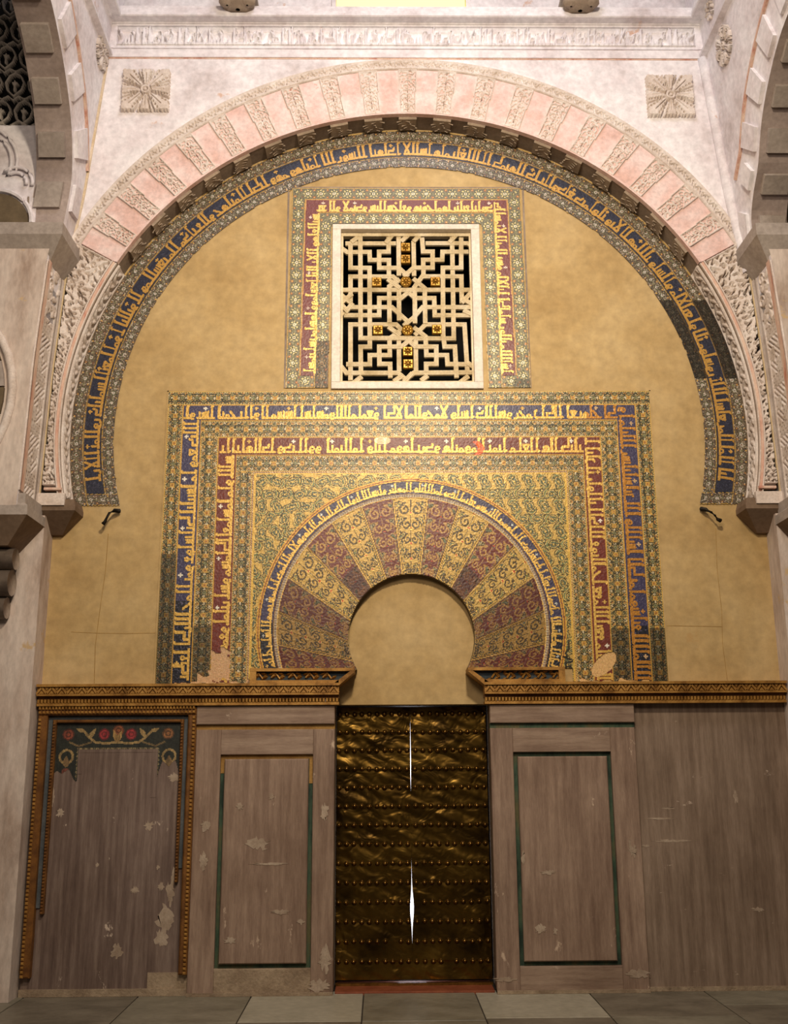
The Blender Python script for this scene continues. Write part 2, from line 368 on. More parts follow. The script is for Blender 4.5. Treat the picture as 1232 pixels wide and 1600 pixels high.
def text(r, codes, length, H, tf, hw, gold=(222, 172, 66), id=None, orn=(222, 214, 196), relief_h=None, ornaments=True):
    want = length/(H*1.14); gl = []; tot = 0.0; src = codes+' '+codes; k = 0
    while tot < want and k < len(src): gl.append((src[k], glyph(src[k]))); tot += gl[-1][1][0]; k += 1
    sx = length/tot
    x = 0.0; last = -9
    WORD[0] += 1
    for c, (adv, pr) in gl:
        if c == ' ': WORD[0] += 1
        kw = dict(h=relief_h, soft=.6) if relief_h else dict(col=gold, gold=1.0, id=id+1000*WORD[0])
        for kind, a in pr:
            if kind == 's': r.stroke([tf((x+p[0])*sx, p[1]*H) for p in a], hw*1.05, **kw)
            elif kind == 't': r.stroke([tf((x+p[0])*sx, p[1]*H) for p in a], hw*.85, **kw)
            else:
                c0 = tf((x+a[0])*sx, a[1]*H); r.ring(c0[0], c0[1], a[2]*H*.95, hw*.85, **kw)
        if ornaments and c in 'nmdjehws' and x*sx-last > H*2.6 and random.random() < .75:
            q = (x+.5*adv)*sx; last = x*sx; oc = orn if random.random() < .7 else gold
            for k in range(4):
                d = (math.cos(k*PI/2)*.11, math.sin(k*PI/2)*.11)
                p0 = tf(q, .78*H); p1 = tf(q+d[0]*H, (.78+d[1])*H)
                if relief_h: r.seg(p0, p1, hw*.7, h=relief_h)
                else: r.seg(p0, p1, hw*.62, col=oc, gold=.2, id=id+1000*WORD[0])
        x += adv
BLUE_TOP = "ka jlhn ea alklv mjr wsalad aslw xmjwllmaxka wemamllllwmslsl lssm lawaan jmna lsn wlranwlln elna llfmm lllfnn"
BLUE_L = "lllnd emw am lsnlnl knaslwf wmn lamj lllrka lfnkn sdl llk na lsall nall"
BLUE_R = "lallmlall fnlswmamn kla lsallw allvnlslnlsr allnlm aw enlllmr lla nhlal ksl"
RED_TOP = "nlnk llh alel m anmn llmwmnlh wdrn lhwm anlw amllnmna wwal ndw ldllhanaan aalsre almxndlw anslllh"
RED_L = "slll wam lmslmfalklmsm wsl rnlml wfmy mewla ljlnl alldlm f kll"
RED_R = "lka llm fenalllmfe ajmllnwf laldal nalwlr nlvlna lsmlka llhn alslm"
WIN_T = "dwanafnlnr lhmajhnh wfljsalns wdnmx wla enlshlmalaxn"
WIN_L = "snllfahw llxn llnl leslmww lhslmrnsl nnmslm alns llm"
WIN_R = "lslllam nllwr slmlka anlxlm wsn llmnal xnmsaldm hn"
ARC_BIG = "lna laml llmr elsl laln rwslwm nlawl enlxlm walslw nlalmh laxnw nlwamnd eldwaln ad alhnmk al llaeln mlh lsllx adlhna laswr ala lmnahw mhw ankl lamnahj wlaf nadm alm nesal mw al wnllna l wml lmenal smlnld rwalmn alxr llns ldy nal nlka lmn lals lna"
ARC_SMALL = "klnal hklnmlla mldwlal enlml nklslnwd alr lhwmn lllnmsw elnml lndw lmnlalnlw almhlnr wlnsall lnwamlad llmnlm lanlhwsxlmnal lmwd ln lmrs nhmwal lslmnjl lnmswl alnmd lsmll anwl"
FRIEZE = "sla wnml exsn lahmnd lswalnrm llax enwml shladn mlwna lklmns alhr wmdln slxmal enwlals mndhlawrn lsmallkn alwmnde"

# ------------------------------------------------------------------ mosaic pattern painters
def border_cols(s, t, W, dark=None):
    """star and cross interlace; s along, t across (-W/2..W/2)"""
    p = .121; sx = (np.mod(s/p, 1)-.5)*p; ax = np.abs(sx); at = np.abs(t)
    C = np.empty(s.shape+(3,)); C[:] = (174, 146, 86)
    D = (64, 60, 38)
    idx = np.floor(s/p); hsh = np.mod(np.sin(idx*12.9898+np.floor(t/.03)*4.1)*43758.5, 1)
    star = np.minimum(ax+at, np.maximum(ax, at)*1.38)
    C[star < .033] = D; C[star < .027] = (186, 146, 70); C[star < .008] = (150, 92, 48)
    bx = p/2-ax
    dm = bx+at; C[dm < .027] = D; C[dm < .019] = (132, 128, 88); C[dm < .008] = (88, 90, 64)
    def rings(cx, ct, r, c):
        d = np.hypot(np.abs(ax-cx), np.abs(at-ct)); C[d < r] = D; C[d < r*.78] = c; C[d < r*.36] = (90, 84, 58)
    e = W/2-.022
    rings(p/4, 0, .012, (214, 200, 164)); rings(0, e-.006, .016, (138, 130, 86)); rings(p/2, e-.004, .016, (208, 188, 150)); rings(p/4, e*.52, .011, (196, 160, 88))
    rings(p/2*.52, e, .010, (176, 120, 58))
    lines = (np.abs(ax+at-.052) < .0045) | (np.abs(ax-at*.9-.02) < .004) | (np.abs(at-.030) < .0035) & (ax > .02)
    C[lines & (star > .036) & (dm > .027)] = D
    C[(at > W/2-.012)] = (96, 90, 60); dots = (at > W/2-.012) & (np.mod(s, .02) < .008); C[dots] = (190, 176, 130)
    C[at > W/2-.0055] = (196, 156, 70)
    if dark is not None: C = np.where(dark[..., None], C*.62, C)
    return C
def rosette_cols(s, t, W, pitch=.118, ground=(112, 106, 80), petal=(200, 184, 126), core=(214, 206, 176), dot=(150, 86, 50)):
    sx = (np.mod(s/pitch, 1)-.5)*pitch; rr = np.hypot(sx, t); an = np.arctan2(t, sx)
    C = np.empty(s.shape+(3,)); C[:] = ground
    C[np.mod(s*37+t*23, .09) < .02] = tuple(np.array(ground)*.8)
    pr = W*.36*(.72+.28*np.cos(an*8)); C[rr < pr+.006] = (62, 64, 50); C[rr < pr] = petal; C[rr < W*.2] = (86, 84, 56); C[rr < W*.13] = core; C[rr < W*.05] = (110, 76, 40)
    d2 = np.hypot(pitch/2-np.abs(sx), np.abs(t)-W*.3); C[d2 < W*.1] = dot; C[d2 < W*.05] = (206, 170, 90)
    C[(pitch/2-np.abs(sx)+np.abs(t)) < W*.13] = (120, 116, 84)
    C[np.abs(t) > W/2-.006] = (176, 142, 72)
    return C
def speck_cols(s, t, W):
    """muted brown and white speckled rosette border of the great arch"""
    C = rosette_cols(s, t, W, .093, (98, 84, 68), (118, 104, 84), (186, 180, 170), (116, 80, 58))
    n = rng.random(s.shape); C[n < .10] = (176, 164, 146); C[n > .92] = (70, 60, 50)
    return C

# ================================================================== LARGE STRUCTURE
def XW(z): return np.interp(z, [0, 3.6, 4.83, 5.67, 6.46, 7.87, 8.7, 10], [3.04, 3.04, 3.006, 2.955, 2.84, 2.71, 2.64, 2.6])
AC = (0.0, 4.403)                     # centre of the great arch
# --- floor with slabs
fl = struct('floor')
BOX('floor_bed', 'grout', fl, -4.5, 4.5, -9, 2.2, -.2, -.012)
xs = [-4.4, -3.72, -2.905, -2.06, -1.22, -.39, .442, 1.288, 2.152, 2.98, 3.8, 4.4]
SLM = {3: 'slabw', 5: 'slab', 6: 'slabw'}
def slab(x0, x1, y0, y1, m):
    b = MB(); e = .004; R4 = lambda d, z: [(x0+e+d, y0+e+d, z), (x1-e-d, y0+e+d, z), (x1-e-d, y1-e-d, z), (x0+e+d, y1-e-d, z)]
    b.rings([R4(0, -.03), R4(0, -.004), R4(.004, random.uniform(-.0015, .0))]); b.obj('slab', m, fl)
for i in range(len(xs)-1):
    yr = [.05, -.895 if i < 6 else -.835, -1.75, -2.6, -3.45]
    if i >= 8: yr = [.05, -.5, -1.36, -2.2, -3.05]
    if i in (4, 5): yr[0] = .06
    for k in range(len(yr)-1):
        m = {4: 'slabw', 6: 'slabw'}.get(i, 'slab') if k == 0 else ('slab2' if (i+k) % 2 else 'slab')
        if k == 0 and i in (2, 3, 7): m = 'slab2' if i != 3 else 'slab'
        if i == 5 and k == 0: m = 'slab'
        if i == 4 and k == 0: m = 'slabw'
        slab(xs[i], xs[i+1], yr[k+1], yr[k], m)
# first row: which slabs are white in the photograph: between -1.22..-.39 and .442..1.288

# --- ochre back wall, with the niche and the window hole
wb = struct('wall_back')
def plate(name, polys, y, mat, parent):
    b = MB()
    for p in polys: b.add([(x, y, z) for x, z in p], [tuple(range(len(p)))])
    return b.obj(name, mat, parent)
NC, NR = (-.005, 2.66), .512
WX0, WX1, WZ0, WZ1 = -.655, .625, 4.785, 6.315
rect = lambda a, b, c, d: [(a, c), (b, c), (b, d), (a, d)]
polys = [rect(-3.25, -.7, 0, WZ0), rect(.7, 3.25, 0, WZ0), rect(-3.25, WX0, WZ0, WZ1), rect(WX1, 3.25, WZ0, WZ1), rect(-3.25, 3.25, WZ1, 7.6), rect(-.7, .7, 3.25, WZ0)]
na = 48; aa = [math.radians(-30.5+241*i/na) for i in range(na+1)]
pin = [(NC[0]+NR*math.cos(a), NC[1]+NR*math.sin(a)) for a in aa]
def edge(p):
    d = (p[0]-NC[0], p[1]-NC[1]); k = min((.7/abs(d[0]) if abs(d[0]) > 1e-6 else 99), ((3.25-NC[1])/d[1] if d[1] > 1e-6 else 99), ((2.395-NC[1])/d[1] if d[1] < -1e-6 else 99))
    return (max(-.7, min(.7, NC[0]+d[0]*k)), max(2.395, min(3.25, NC[1]+d[1]*k)))
for i in range(na): polys.append([pin[i], pin[i+1], edge(pin[i+1]), edge(pin[i])])
plate('plaster_face', polys, 0, 'yellow', wb)
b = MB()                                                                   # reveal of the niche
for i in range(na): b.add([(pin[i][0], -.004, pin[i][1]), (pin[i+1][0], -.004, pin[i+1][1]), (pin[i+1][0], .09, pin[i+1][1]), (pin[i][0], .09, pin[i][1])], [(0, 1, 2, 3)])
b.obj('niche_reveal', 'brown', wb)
b = MB(); b.box(-.62, .62, .085, .34, 2.125, 3.3); b.obj('niche_plaster', 'yellow', wb)
b = MB(); b.box(-.66, -.62, .0, .34, 0, 2.40); b.box(.62, .66, .0, .34, 0, 2.40); b.obj('door_jamb', 'mortar', wb)
# rooms behind
b = MB()
for (x0, x1, z0, z1, y0, y1) in ((WX0-.05, WX1+.05, WZ0-.05, WZ1+.05, .16, 1.2),):
    for bx in ((x0, x1, y1, y1+.02, z0, z1), (x0-.02, x0, y0, y1, z0, z1), (x1, x1+.02, y0, y1, z0, z1), (x0, x1, y0, y1, z0-.02, z0), (x0, x1, y0, y1, z1, z1+.02)): b.box(*bx)
b.obj('dark_chamber', 'dark', wb)
# plaster seams and cracks
b = MB()
for pts in ([(-2.50, 3.52), (-2.505, 3.2), (-2.53, 2.9), (-2.55, 2.6), (-2.54, 2.3)], [(2.535, 3.55), (2.52, 3.2), (2.53, 2.85), (2.515, 2.6), (2.53, 2.29)], [(-2.53, 2.70), (-2.3, 2.695), (-2.07, 2.70)], [(-2.75, 2.71), (-2.53, 2.70)], [(2.07, 2.74), (2.3, 2.735), (2.52, 2.73)]):
    b.tube([(x, .001, z) for x, z in pts], .0034, 5)
b.obj('plaster_seam', 'seam', wb)

# --- white upper wall on y=-.22 pierced by the great arch
wu = struct('wall_front')
YF = -.22
b = MB(); A0, A1 = math.radians(-13.0), math.radians(193.0); n = 120
def outer(a):
    d = (math.cos(a), math.sin(a)); k = 1.0
    lo, hi = 2.0, 7.0
    for _ in range(40):
        m_ = (lo+hi)/2; x, z = AC[0]+d[0]*m_, AC[1]+d[1]*m_
        if abs(x) < XW(z)+.03 and z < 7.99 and z > 3.69: lo = m_
        else: hi = m_
    return (AC[0]+d[0]*lo, AC[1]+d[1]*lo)
angs = sorted([A0+(A1-A0)*i/n for i in range(n+1)]+[math.atan2(7.99-AC[1], 2.70), PI-math.atan2(7.99-AC[1], 2.70)])
for a, c in zip(angs[:-1], angs[1:]):
    if not (math.radians(22) < a < math.radians(158)): continue
    ri = lambda q: .172*math.sin(q)+math.sqrt(3.165**2-.172**2*(1-math.sin(q)**2))
    oa, oc = outer(a), outer(c); ia = (AC[0]+ri(a)*math.cos(a), AC[1]+ri(a)*math.sin(a)); ic = (AC[0]+ri(c)*math.cos(c), AC[1]+ri(c)*math.sin(c))
    if math.hypot(oa[0]-AC[0], oa[1]-AC[1]) < ri(a) or math.hypot(oc[0]-AC[0], oc[1]-AC[1]) < ri(c): continue
    b.add([(ia[0], YF, ia[1]), (ic[0], YF, ic[1]), (oc[0], YF, oc[1]), (oa[0], YF, oa[1])], [(0, 1, 2, 3)])
b.add([(-2.74, YF+.06, 7.97), (2.74, YF+.06, 7.97), (2.74, YF+.06, 8.375), (-2.74, YF+.06, 8.375)], [(0, 1, 2, 3)])
b.obj('white_plaster_face', 'white', wu)
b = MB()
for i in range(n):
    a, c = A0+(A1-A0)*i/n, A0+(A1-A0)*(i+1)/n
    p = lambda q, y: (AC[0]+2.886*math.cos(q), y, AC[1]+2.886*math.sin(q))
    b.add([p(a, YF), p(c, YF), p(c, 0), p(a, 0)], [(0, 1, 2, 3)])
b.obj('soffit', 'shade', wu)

# --- side walls with their arches (each inner face leans slightly inwards with height)
LP = [(-.50, 5.0), (-.50, 5.6), (-.50, 5.95), (-.505, 6.2), (-.56, 6.5), (-.74, 6.8), (-1.0, 7.03), (-1.35, 7.24), (-1.7, 7.37), (-2.15, 7.42)]
RP = [(-.44, 5.0), (-.44, 5.6), (-.44, 5.9), (-.47, 6.1), (-.62, 6.26), (-.85, 6.42), (-1.05, 6.66), (-1.3, 6.85), (-1.65, 7.02), (-2.15, 7.12)]
def curve(P0, z0, n):
    """resample the half curve then mirror it about y=-2.15"""
    P0 = [p for p in P0 if p[1] >= z0]
    a = np.array(P0); d = np.r_[0, np.cumsum(np.hypot(*np.diff(a, axis=0).T))]; t = np.linspace(0, d[-1], n)
    # smooth by cubic through numpy polyfit-free Catmull-Rom
    out = []
    for q in t:
        i = int(np.clip(np.searchsorted(d, q)-1, 0, len(a)-2)); u = (q-d[i])/(d[i+1]-d[i]); p0, p1, p2, p3 = a[max(i-1, 0)], a[i], a[i+1], a[min(i+2, len(a)-1)]
        out.append(.5*((2*p1)+(-p0+p2)*u+(2*p0-5*p1+4*p2-p3)*u*u+(-p0+3*p1-3*p2+p3)*u**3))
    out = np.array(out); m = out[::-1][1:].copy(); m[:, 0] = -4.3-m[:, 0]
    return np.r_[out, m]
SIDE = {}
for sgn, nm, PP in ((-1, 'left', LP), (1, 'right', RP)):
    ws = struct('wall_'+nm)
    cv = curve(PP, 5.0, 40); cen = np.array([-2.15, 5.6])
    b = MB()
    def lim(p):
        d = p-cen; k = 1e9
        if d[0] > 1e-6: k = min(k, (-.0+2.15)/d[0])
        if d[0] < -1e-6: k = min(k, 2.0/-d[0])
        if d[1] > 1e-6: k = min(k, 3.2/d[1])
        if d[1] < -1e-6: k = min(k, 2.05/-d[1])
        return cen+d*k
    pt = lambda p: (sgn*float(XW(p[1])), float(p[0]), float(p[1]))
    for p, q in zip(cv[:-1], cv[1:]):
        P1, Q1 = lim(p), lim(q); prev = (p, q)
        for k in range(1, 9):
            cur = (p+(P1-p)*k/8, q+(Q1-q)*k/8); b.add([pt(prev[0]), pt(prev[1]), pt(cur[1]), pt(cur[0])], [(0, 1, 2, 3)]); prev = cur
    c0 = lim(np.array([.0-.0, 8.8])); 
    b.add([pt(np.array(v)) for v in ((0., 7.4), (0., 8.8), (-.9, 8.8))], [(0, 1, 2)])
    zz = np.linspace(3.55, 5.7, 12); ye = -.66                                # jamb strip beside the facade
    for z0, z1 in zip(zz[:-1], zz[1:]): b.add([pt((0, z0)), pt((ye, z0)), pt((ye, z1)), pt((0, z1))], [(0, 1, 2, 3)])
    b.obj('white_plaster_face', 'white', ws)
    # soffit of the side arch and the end face of the pier, which looks towards the room
    b = MB(); T = .30
    for p, q in zip(cv[:-1], cv[1:]):
        if max(p[1], q[1]) < 5.93: continue
        v = [pt(p), pt(q)]; b.add([v[0], v[1], (v[1][0]+sgn*T, v[1][1], v[1][2]), (v[0][0]+sgn*T, v[0][1], v[0][2])], [(0, 1, 2, 3)])
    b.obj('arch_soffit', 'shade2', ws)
    b = MB(); zz = np.linspace(3.55, 5.9, 10)
    for z0, z1 in zip(zz[:-1], zz[1:]): b.add([(sgn*XW(z0), ye, z0), (sgn*4.4, ye, z0), (sgn*4.4, ye, z1), (sgn*XW(z1), ye, z1)], [(0, 1, 2, 3)])
    b.obj('pier_end_face', 'pier', ws)
    b = MB(); b.box(min(sgn*2.955, sgn*4.4), max(sgn*2.955, sgn*4.4), -.235, .3, 0, 3.62); b.obj('lower_pier', 'pier', ws)
    SIDE[nm] = (sgn, cv, pt, ye, ws, T)

# ================================================================== OBJECTS
# ---------- great arch: voussoirs, archivolt, carved borders
OC = (0.0, 4.575)
def rout(a, R_=3.165):
    """distance from AC to the outer voussoir circle at angle a"""
    dz = OC[1]-AC[1]; s_ = math.sin(a); return dz*s_+math.sqrt(R_*R_-dz*dz*(1-s_*s_))
ga = thing('horseshoe_arch', 'great horseshoe arch of alternating pink and carved blocks framing the gold plaster wall', 'arch', (0, YF, 0))
STEP = math.radians(6.17)
def carve_panel(w_, h_, px, seed):
    rs = random.Random(seed); r = R(w_, h_, px, base=0.0)
    for a in ((0, 0, w_, 0), (0, h_, w_, h_), (0, 0, 0, h_), (w_, 0, w_, h_)): r.seg((a[0], a[1]), (a[2], a[3]), .016, h=1.0)
    r.H[:] = 1.0; n = 4; m_ = R(w_, h_, px)
    for k in range(n):
        y = .03+(k+.5)*(h_-.06)/n; sd = 1 if (k+seed) % 2 else -1; cx = w_/2+sd*w_*.07
        m_.spiral(cx, y, .030, rs.uniform(0, 6), 1.2, sd, .0055, h=1.0, soft=.2)
        for q in range(7):
            a = q*2*PI/7+rs.uniform(-.25, .25); m_.leaf(cx+math.cos(a)*.040, y+math.sin(a)*.040, a+sd*1.15, rs.uniform(.036, .048), .021, h=1.3)
        for sx_ in (-1, 1):
            for q in range(3): m_.leaf(w_/2+sx_*w_*.36, y+(q-1)*.034-.012, PI/2+rs.uniform(-.7, .7), .040, .018, h=1.3)
    ins_ = (r.X > .016) & (r.X < w_-.016) & (r.Y > .016) & (r.Y < h_-.016)
    r.H = np.where(ins_, 1-np.clip(m_.H*1.6, 0, 1), 1.0)
    fr__ = ~((r.X > .012) & (r.X < w_-.012) & (r.Y > .012) & (r.Y < h_-.012)); r.H = np.where(fr__, 1.0, np.minimum(r.H, .90))
    return r
def wedge(L_, wi, wo, step=.007):
    """maps a unit carving to a wedge with a small step half way"""
    def f(S, T, h):
        t = T/L_; wdt = np.where(t < .52, wi-step, wo*(t-.0)+wi*(1-t)+step*.6); return np.stack([(S/.165-.5)*wdt, -.034-h, T], 1)
    return f
vm = []
for sd in range(4):
    r = carve_panel(.165, .45, .0045, 20+sd); o = relief('voussoir', r, wedge(.45, .150, .172), .085, 'carve', None, skirt=.06); vm.append(o.data); bpy.data.objects.remove(o)
def slabwedge(a0, a1, rin, fo, y0, y1, bev, mat, name, parent, n=4, ragged=0):
    b = MB(); y0 += YF; y1 += YF
    ins = [a0+(a1-a0)*i/n for i in range(n+1)]
    P_ = lambda a, rr, y: (AC[0]+rr*math.cos(a), y, AC[1]+rr*math.sin(a))
    for i in range(n):
        a, c = ins[i], ins[i+1]
        b.add([P_(a, rin, y0), P_(c, rin, y0), P_(c, fo(c), y0), P_(a, fo(a), y0), P_(a, rin, y1), P_(c, rin, y1), P_(c, fo(c), y1), P_(a, fo(a), y1)], [(0, 1, 2, 3), (0, 1, 5, 4), (3, 2, 6, 7)]+([(0, 3, 7, 4)] if i == 0 else [])+([(1, 2, 6, 5)] if i == n-1 else []))
    return b.obj(name, mat, parent)
for k in range(-9, 10):
    a = PI/2+k*STEP; L_ = rout(a)-2.886
    o = bpy.data.objects.new('voussoir', vm[(k*3) % 4]); link(o, ga); o['label'] = 'carved stucco voussoir'
    o.location = (AC[0]+2.889*math.cos(a), 0, AC[1]+2.889*math.sin(a)); o.rotation_euler = (0, PI/2-a, 0); o.scale = (1, 1, (L_-.006)/.45)
    # end of the carved block showing on the soffit
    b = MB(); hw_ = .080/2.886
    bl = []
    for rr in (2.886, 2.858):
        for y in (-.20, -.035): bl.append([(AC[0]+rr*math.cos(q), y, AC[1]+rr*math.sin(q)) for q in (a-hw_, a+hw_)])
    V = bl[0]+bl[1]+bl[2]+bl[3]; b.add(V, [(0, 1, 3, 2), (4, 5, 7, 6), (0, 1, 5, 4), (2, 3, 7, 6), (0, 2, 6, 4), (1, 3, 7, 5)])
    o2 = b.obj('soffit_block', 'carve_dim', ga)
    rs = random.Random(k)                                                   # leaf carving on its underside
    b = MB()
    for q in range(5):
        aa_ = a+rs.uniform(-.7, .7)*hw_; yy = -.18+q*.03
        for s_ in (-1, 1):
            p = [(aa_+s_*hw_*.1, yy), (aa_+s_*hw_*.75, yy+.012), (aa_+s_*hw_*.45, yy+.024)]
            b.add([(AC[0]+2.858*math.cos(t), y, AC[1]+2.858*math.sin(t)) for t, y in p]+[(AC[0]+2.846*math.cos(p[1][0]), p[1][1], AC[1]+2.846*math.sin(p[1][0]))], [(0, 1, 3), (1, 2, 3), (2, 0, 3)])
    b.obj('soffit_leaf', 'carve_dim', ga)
for k in range(-10, 10):
    a = PI/2+(k+.5)*STEP
    lo_, hi_ = a-STEP/2+.0015, a+STEP/2-.0015
    if k in (-10, 9): lo_, hi_ = max(lo_, math.radians(29.9)), min(hi_, math.radians(150.1))
    o = slabwedge(lo_, hi_, 2.888, rout, -.014, .06, 0, 'pink', 'voussoir', ga); o['label'] = 'plain pink voussoir'
# thin moulding at the intrados edge and the carved archivolt
AS, AE = math.radians(29.9), math.radians(150.1)
b = MB()
nn = 90
for i in range(nn):
    a, c = AS+(AE-AS)*i/nn, AS+(AE-AS)*(i+1)/nn
    P_ = lambda q, rr, y: (AC[0]+rr*math.cos(q), y, AC[1]+rr*math.sin(q))
    b.add([P_(a, 2.882, YF-.03), P_(c, 2.882, YF-.03), P_(c, 2.90, YF-.03), P_(a, 2.90, YF-.03), P_(a, 2.882, YF+.02), P_(c, 2.882, YF+.02), P_(c, 2.90, YF), P_(a, 2.90, YF)], [(0, 1, 2, 3), (0, 1, 5, 4), (3, 2, 6, 7)])
b.obj('intrados_fillet', 'pink', ga)
aL = math.radians(155); aR = math.radians(25)
r = R(3.2*math.radians(148), .105, .0058)
for i in range(int(r.w/.05)):
    x = i*.05+.02; s_ = 1 if i % 2 else -1
    r.leaf(x, .052-s_*.022, s_*.9, .055, .014, h=1.0); r.leaf(x+.012, .052+s_*.024, -s_*.3, .034, .012, h=1.0); r.leaf(x+.03, .052-s_*.01, s_*.4, .03, .011, h=1.0)
r.H = np.where((r.Y > .016) & (r.Y < .09), np.minimum(.92, 1-np.clip(r.H*1.6, 0, 1)), 1.0)
relief('archivolt', r, polar(OC[0], OC[1], 3.168, 3.2, math.radians(16), YF-.03), .05, 'carve', ga, skirt=.03)
# carved side panels below the last voussoirs
def scrollfield(r, cell, seed, k_=1.0):
    """leaf shaped slits whirling round small spirals; 1 = cut"""
    rs = random.Random(seed); ny = int(r.h/cell)+1; nx_ = int(r.w/cell)+1
    for j in range(ny):
        for i in range(nx_):
            cx = (i+.5+(.5 if j % 2 else 0))*cell+rs.uniform(-.08, .08)*cell; cy = (j+.5)*cell+rs.uniform(-.08, .08)*cell; d = 1 if (i+j) % 2 else -1
            r.spiral(cx, cy, cell*.17, rs.uniform(0, 6.28), 1.2, d, .0042*k_, h=1.0, soft=.2)
            for rr_, n_, L_ in ((.27, 6, .30), (.47, 9, .30)):
                for q in range(n_):
                    a = q*2*PI/n_+rs.uniform(-.2, .2); r.leaf(cx+math.cos(a)*cell*rr_, cy+math.sin(a)*cell*rr_, a+d*1.1, cell*L_*1.08, cell*.125, h=1.3)
for sgn in (-1, 1):
    X0, X1, Z0, Z1 = (-3.04, -2.36, 3.85, 6.12) if sgn < 0 else (2.36, 3.04, 3.85, 6.12)
    r = R(X1-X0, Z1-Z0, .006)
    scrollfield(r, .115, 5+sgn); sv_ = r.H.copy(); r.H[:] = 0; scrollfield(r, .17, 8+sgn, 1.3); r.H = 1-np.clip(1.6*np.where(r.Y+Z0 > 5.05, r.H, sv_), 0, 1)
    ax_ = np.abs(r.X+X0); zz = r.Y+Z0; rr = np.hypot(ax_-AC[0], zz-AC[1]); an = np.degrees(np.arctan2(zz-AC[1], ax_))
    edge_ = XW(zz)-.034; m = (rr > 2.930) & (ax_ < edge_) & (an < 29.7) & (zz > 3.87)
    rim = m & ((rr < 2.938) | (ax_ > edge_-.010) | (zz < 3.885) | (an > 29.35)); r.H = np.minimum(r.H, .93); r.H[rim] = 1.0
    o = relief('arabesque_panel', r, flat(X0, Z0, YF-.03), .10, 'carve', ga, mask=m, skirt=.10)
    a0, a1 = (math.radians(150.2), math.radians(192.6)) if sgn < 0 else (math.radians(-12.6), math.radians(29.8))
    slabwedge(a0, a1, 2.884, lambda a: 2.893, -.022, 0, 0, 'carve', 'border_fillet', ga, 40)
    slabwedge(a0, a1, 2.893, lambda a: 2.921, -.012, 0, 0, 'redline', 'red_line', ga, 40)
    slabwedge(a0, a1, 2.921, lambda a: 2.931, -.026, 0, 0, 'carve', 'border_fillet', ga, 40)
    b = MB(); zz = np.linspace(3.8, 5.9, 14)
    for z0, z1 in zip(zz[:-1], zz[1:]):
        b.add([(sgn*(XW(z0)-.03), YF-.02, z0), (sgn*(XW(z0)-.002), YF-.02, z0), (sgn*(XW(z1)-.002), YF-.02, z1), (sgn*(XW(z1)-.03), YF-.02, z1), (sgn*(XW(z0)-.03), YF, z0), (sgn*(XW(z1)-.03), YF, z1)], [(0, 1, 2, 3), (0, 3, 5, 4)])
    b.obj('corner_line', 'ochre', ga)
    # carved strip on the soffit
    a0, a1 = (math.radians(150), math.radians(192.5)) if sgn < 0 else (math.radians(-12.5), math.radians(30))
    r = R(2.886*(a1-a0), .19, .0075)
    r.seg((0, .01), (r.w, .01), .014, h=1); r.seg((0, .18), (r.w, .18), .014, h=1)
    for i in range(int(r.w/.06)):
        x = i*.06+.03; s_ = 1 if i % 2 else -1
        r.leaf(x, .095-s_*.05, s_*.9, .11, .042, h=.95); r.leaf(x, .095+s_*.06, -s_*.4, .07, .035, h=.9); r.seg((x, .095-s_*.05), (x+.06, .095+s_*.05), .008, h=.95)
    def fs(S, T, h, a0=a0): a = a0+S/2.886; rr = 2.864-h; return np.stack([AC[0]+rr*np.cos(a), -.195+T, AC[1]+rr*np.sin(a)], 1)
    o = relief('soffit_carving', r, fs, .02, 'carve', ga, skirt=.022)
    # base fillet
    b = MB(); b.box(min(sgn*2.80, sgn*3.03), max(sgn*2.80, sgn*3.03), YF-.04, YF, 3.70, 3.80); b.obj('base_fillet', 'carve', ga)
    b = MB(); b.box(min(sgn*2.83, sgn*2.97), max(sgn*2.83, sgn*2.97), YF-.048, YF, 3.825, 3.845); b.obj('base_fillet', 'redline', ga)
b = MB(); zz = np.linspace(5.75, 7.86, 14)
for z0, z1 in zip(zz[:-1], zz[1:]): b.add([(-XW(z0)+.0, YF-.012, z0), (-XW(z0)+.02, YF-.012, z0), (-XW(z1)+.02, YF-.012, z1), (-XW(z1), YF-.012, z1), (-XW(z0)+.02, YF, z0), (-XW(z1)+.02, YF, z1)], [(0, 1, 2, 3), (1, 4, 5, 2)])
b.obj('corner_strip', 'sandline', wu)
b = MB(); b.tube([(float(XW(z))-.03, YF-.02, float(z)) for z in zz], .045, 8); b.obj('corner_strip', 'white', wu, True)
# corbels that carry the arch
for sgn, lb in ((-1, 'small brown chamfered corbel at the left foot of the great arch'), (1, 'small brown chamfered corbel at the right foot of the great arch')):
    Rr = lambda xa, y, z: [(sgn*xa, y, z), (sgn*3.0, y, z), (sgn*3.0, .0, z), (sgn*xa, .0, z)]
    b = MB(); b.rings([Rr(2.86, -.05, 3.50), Rr(2.715, -.245, 3.66), Rr(2.715, -.245, 3.70), Rr(2.73, -.24, 3.752)])
    tag(b.obj('corbel', 'blockbrown'), lb, 'corbel', 'corbels of the great arch')

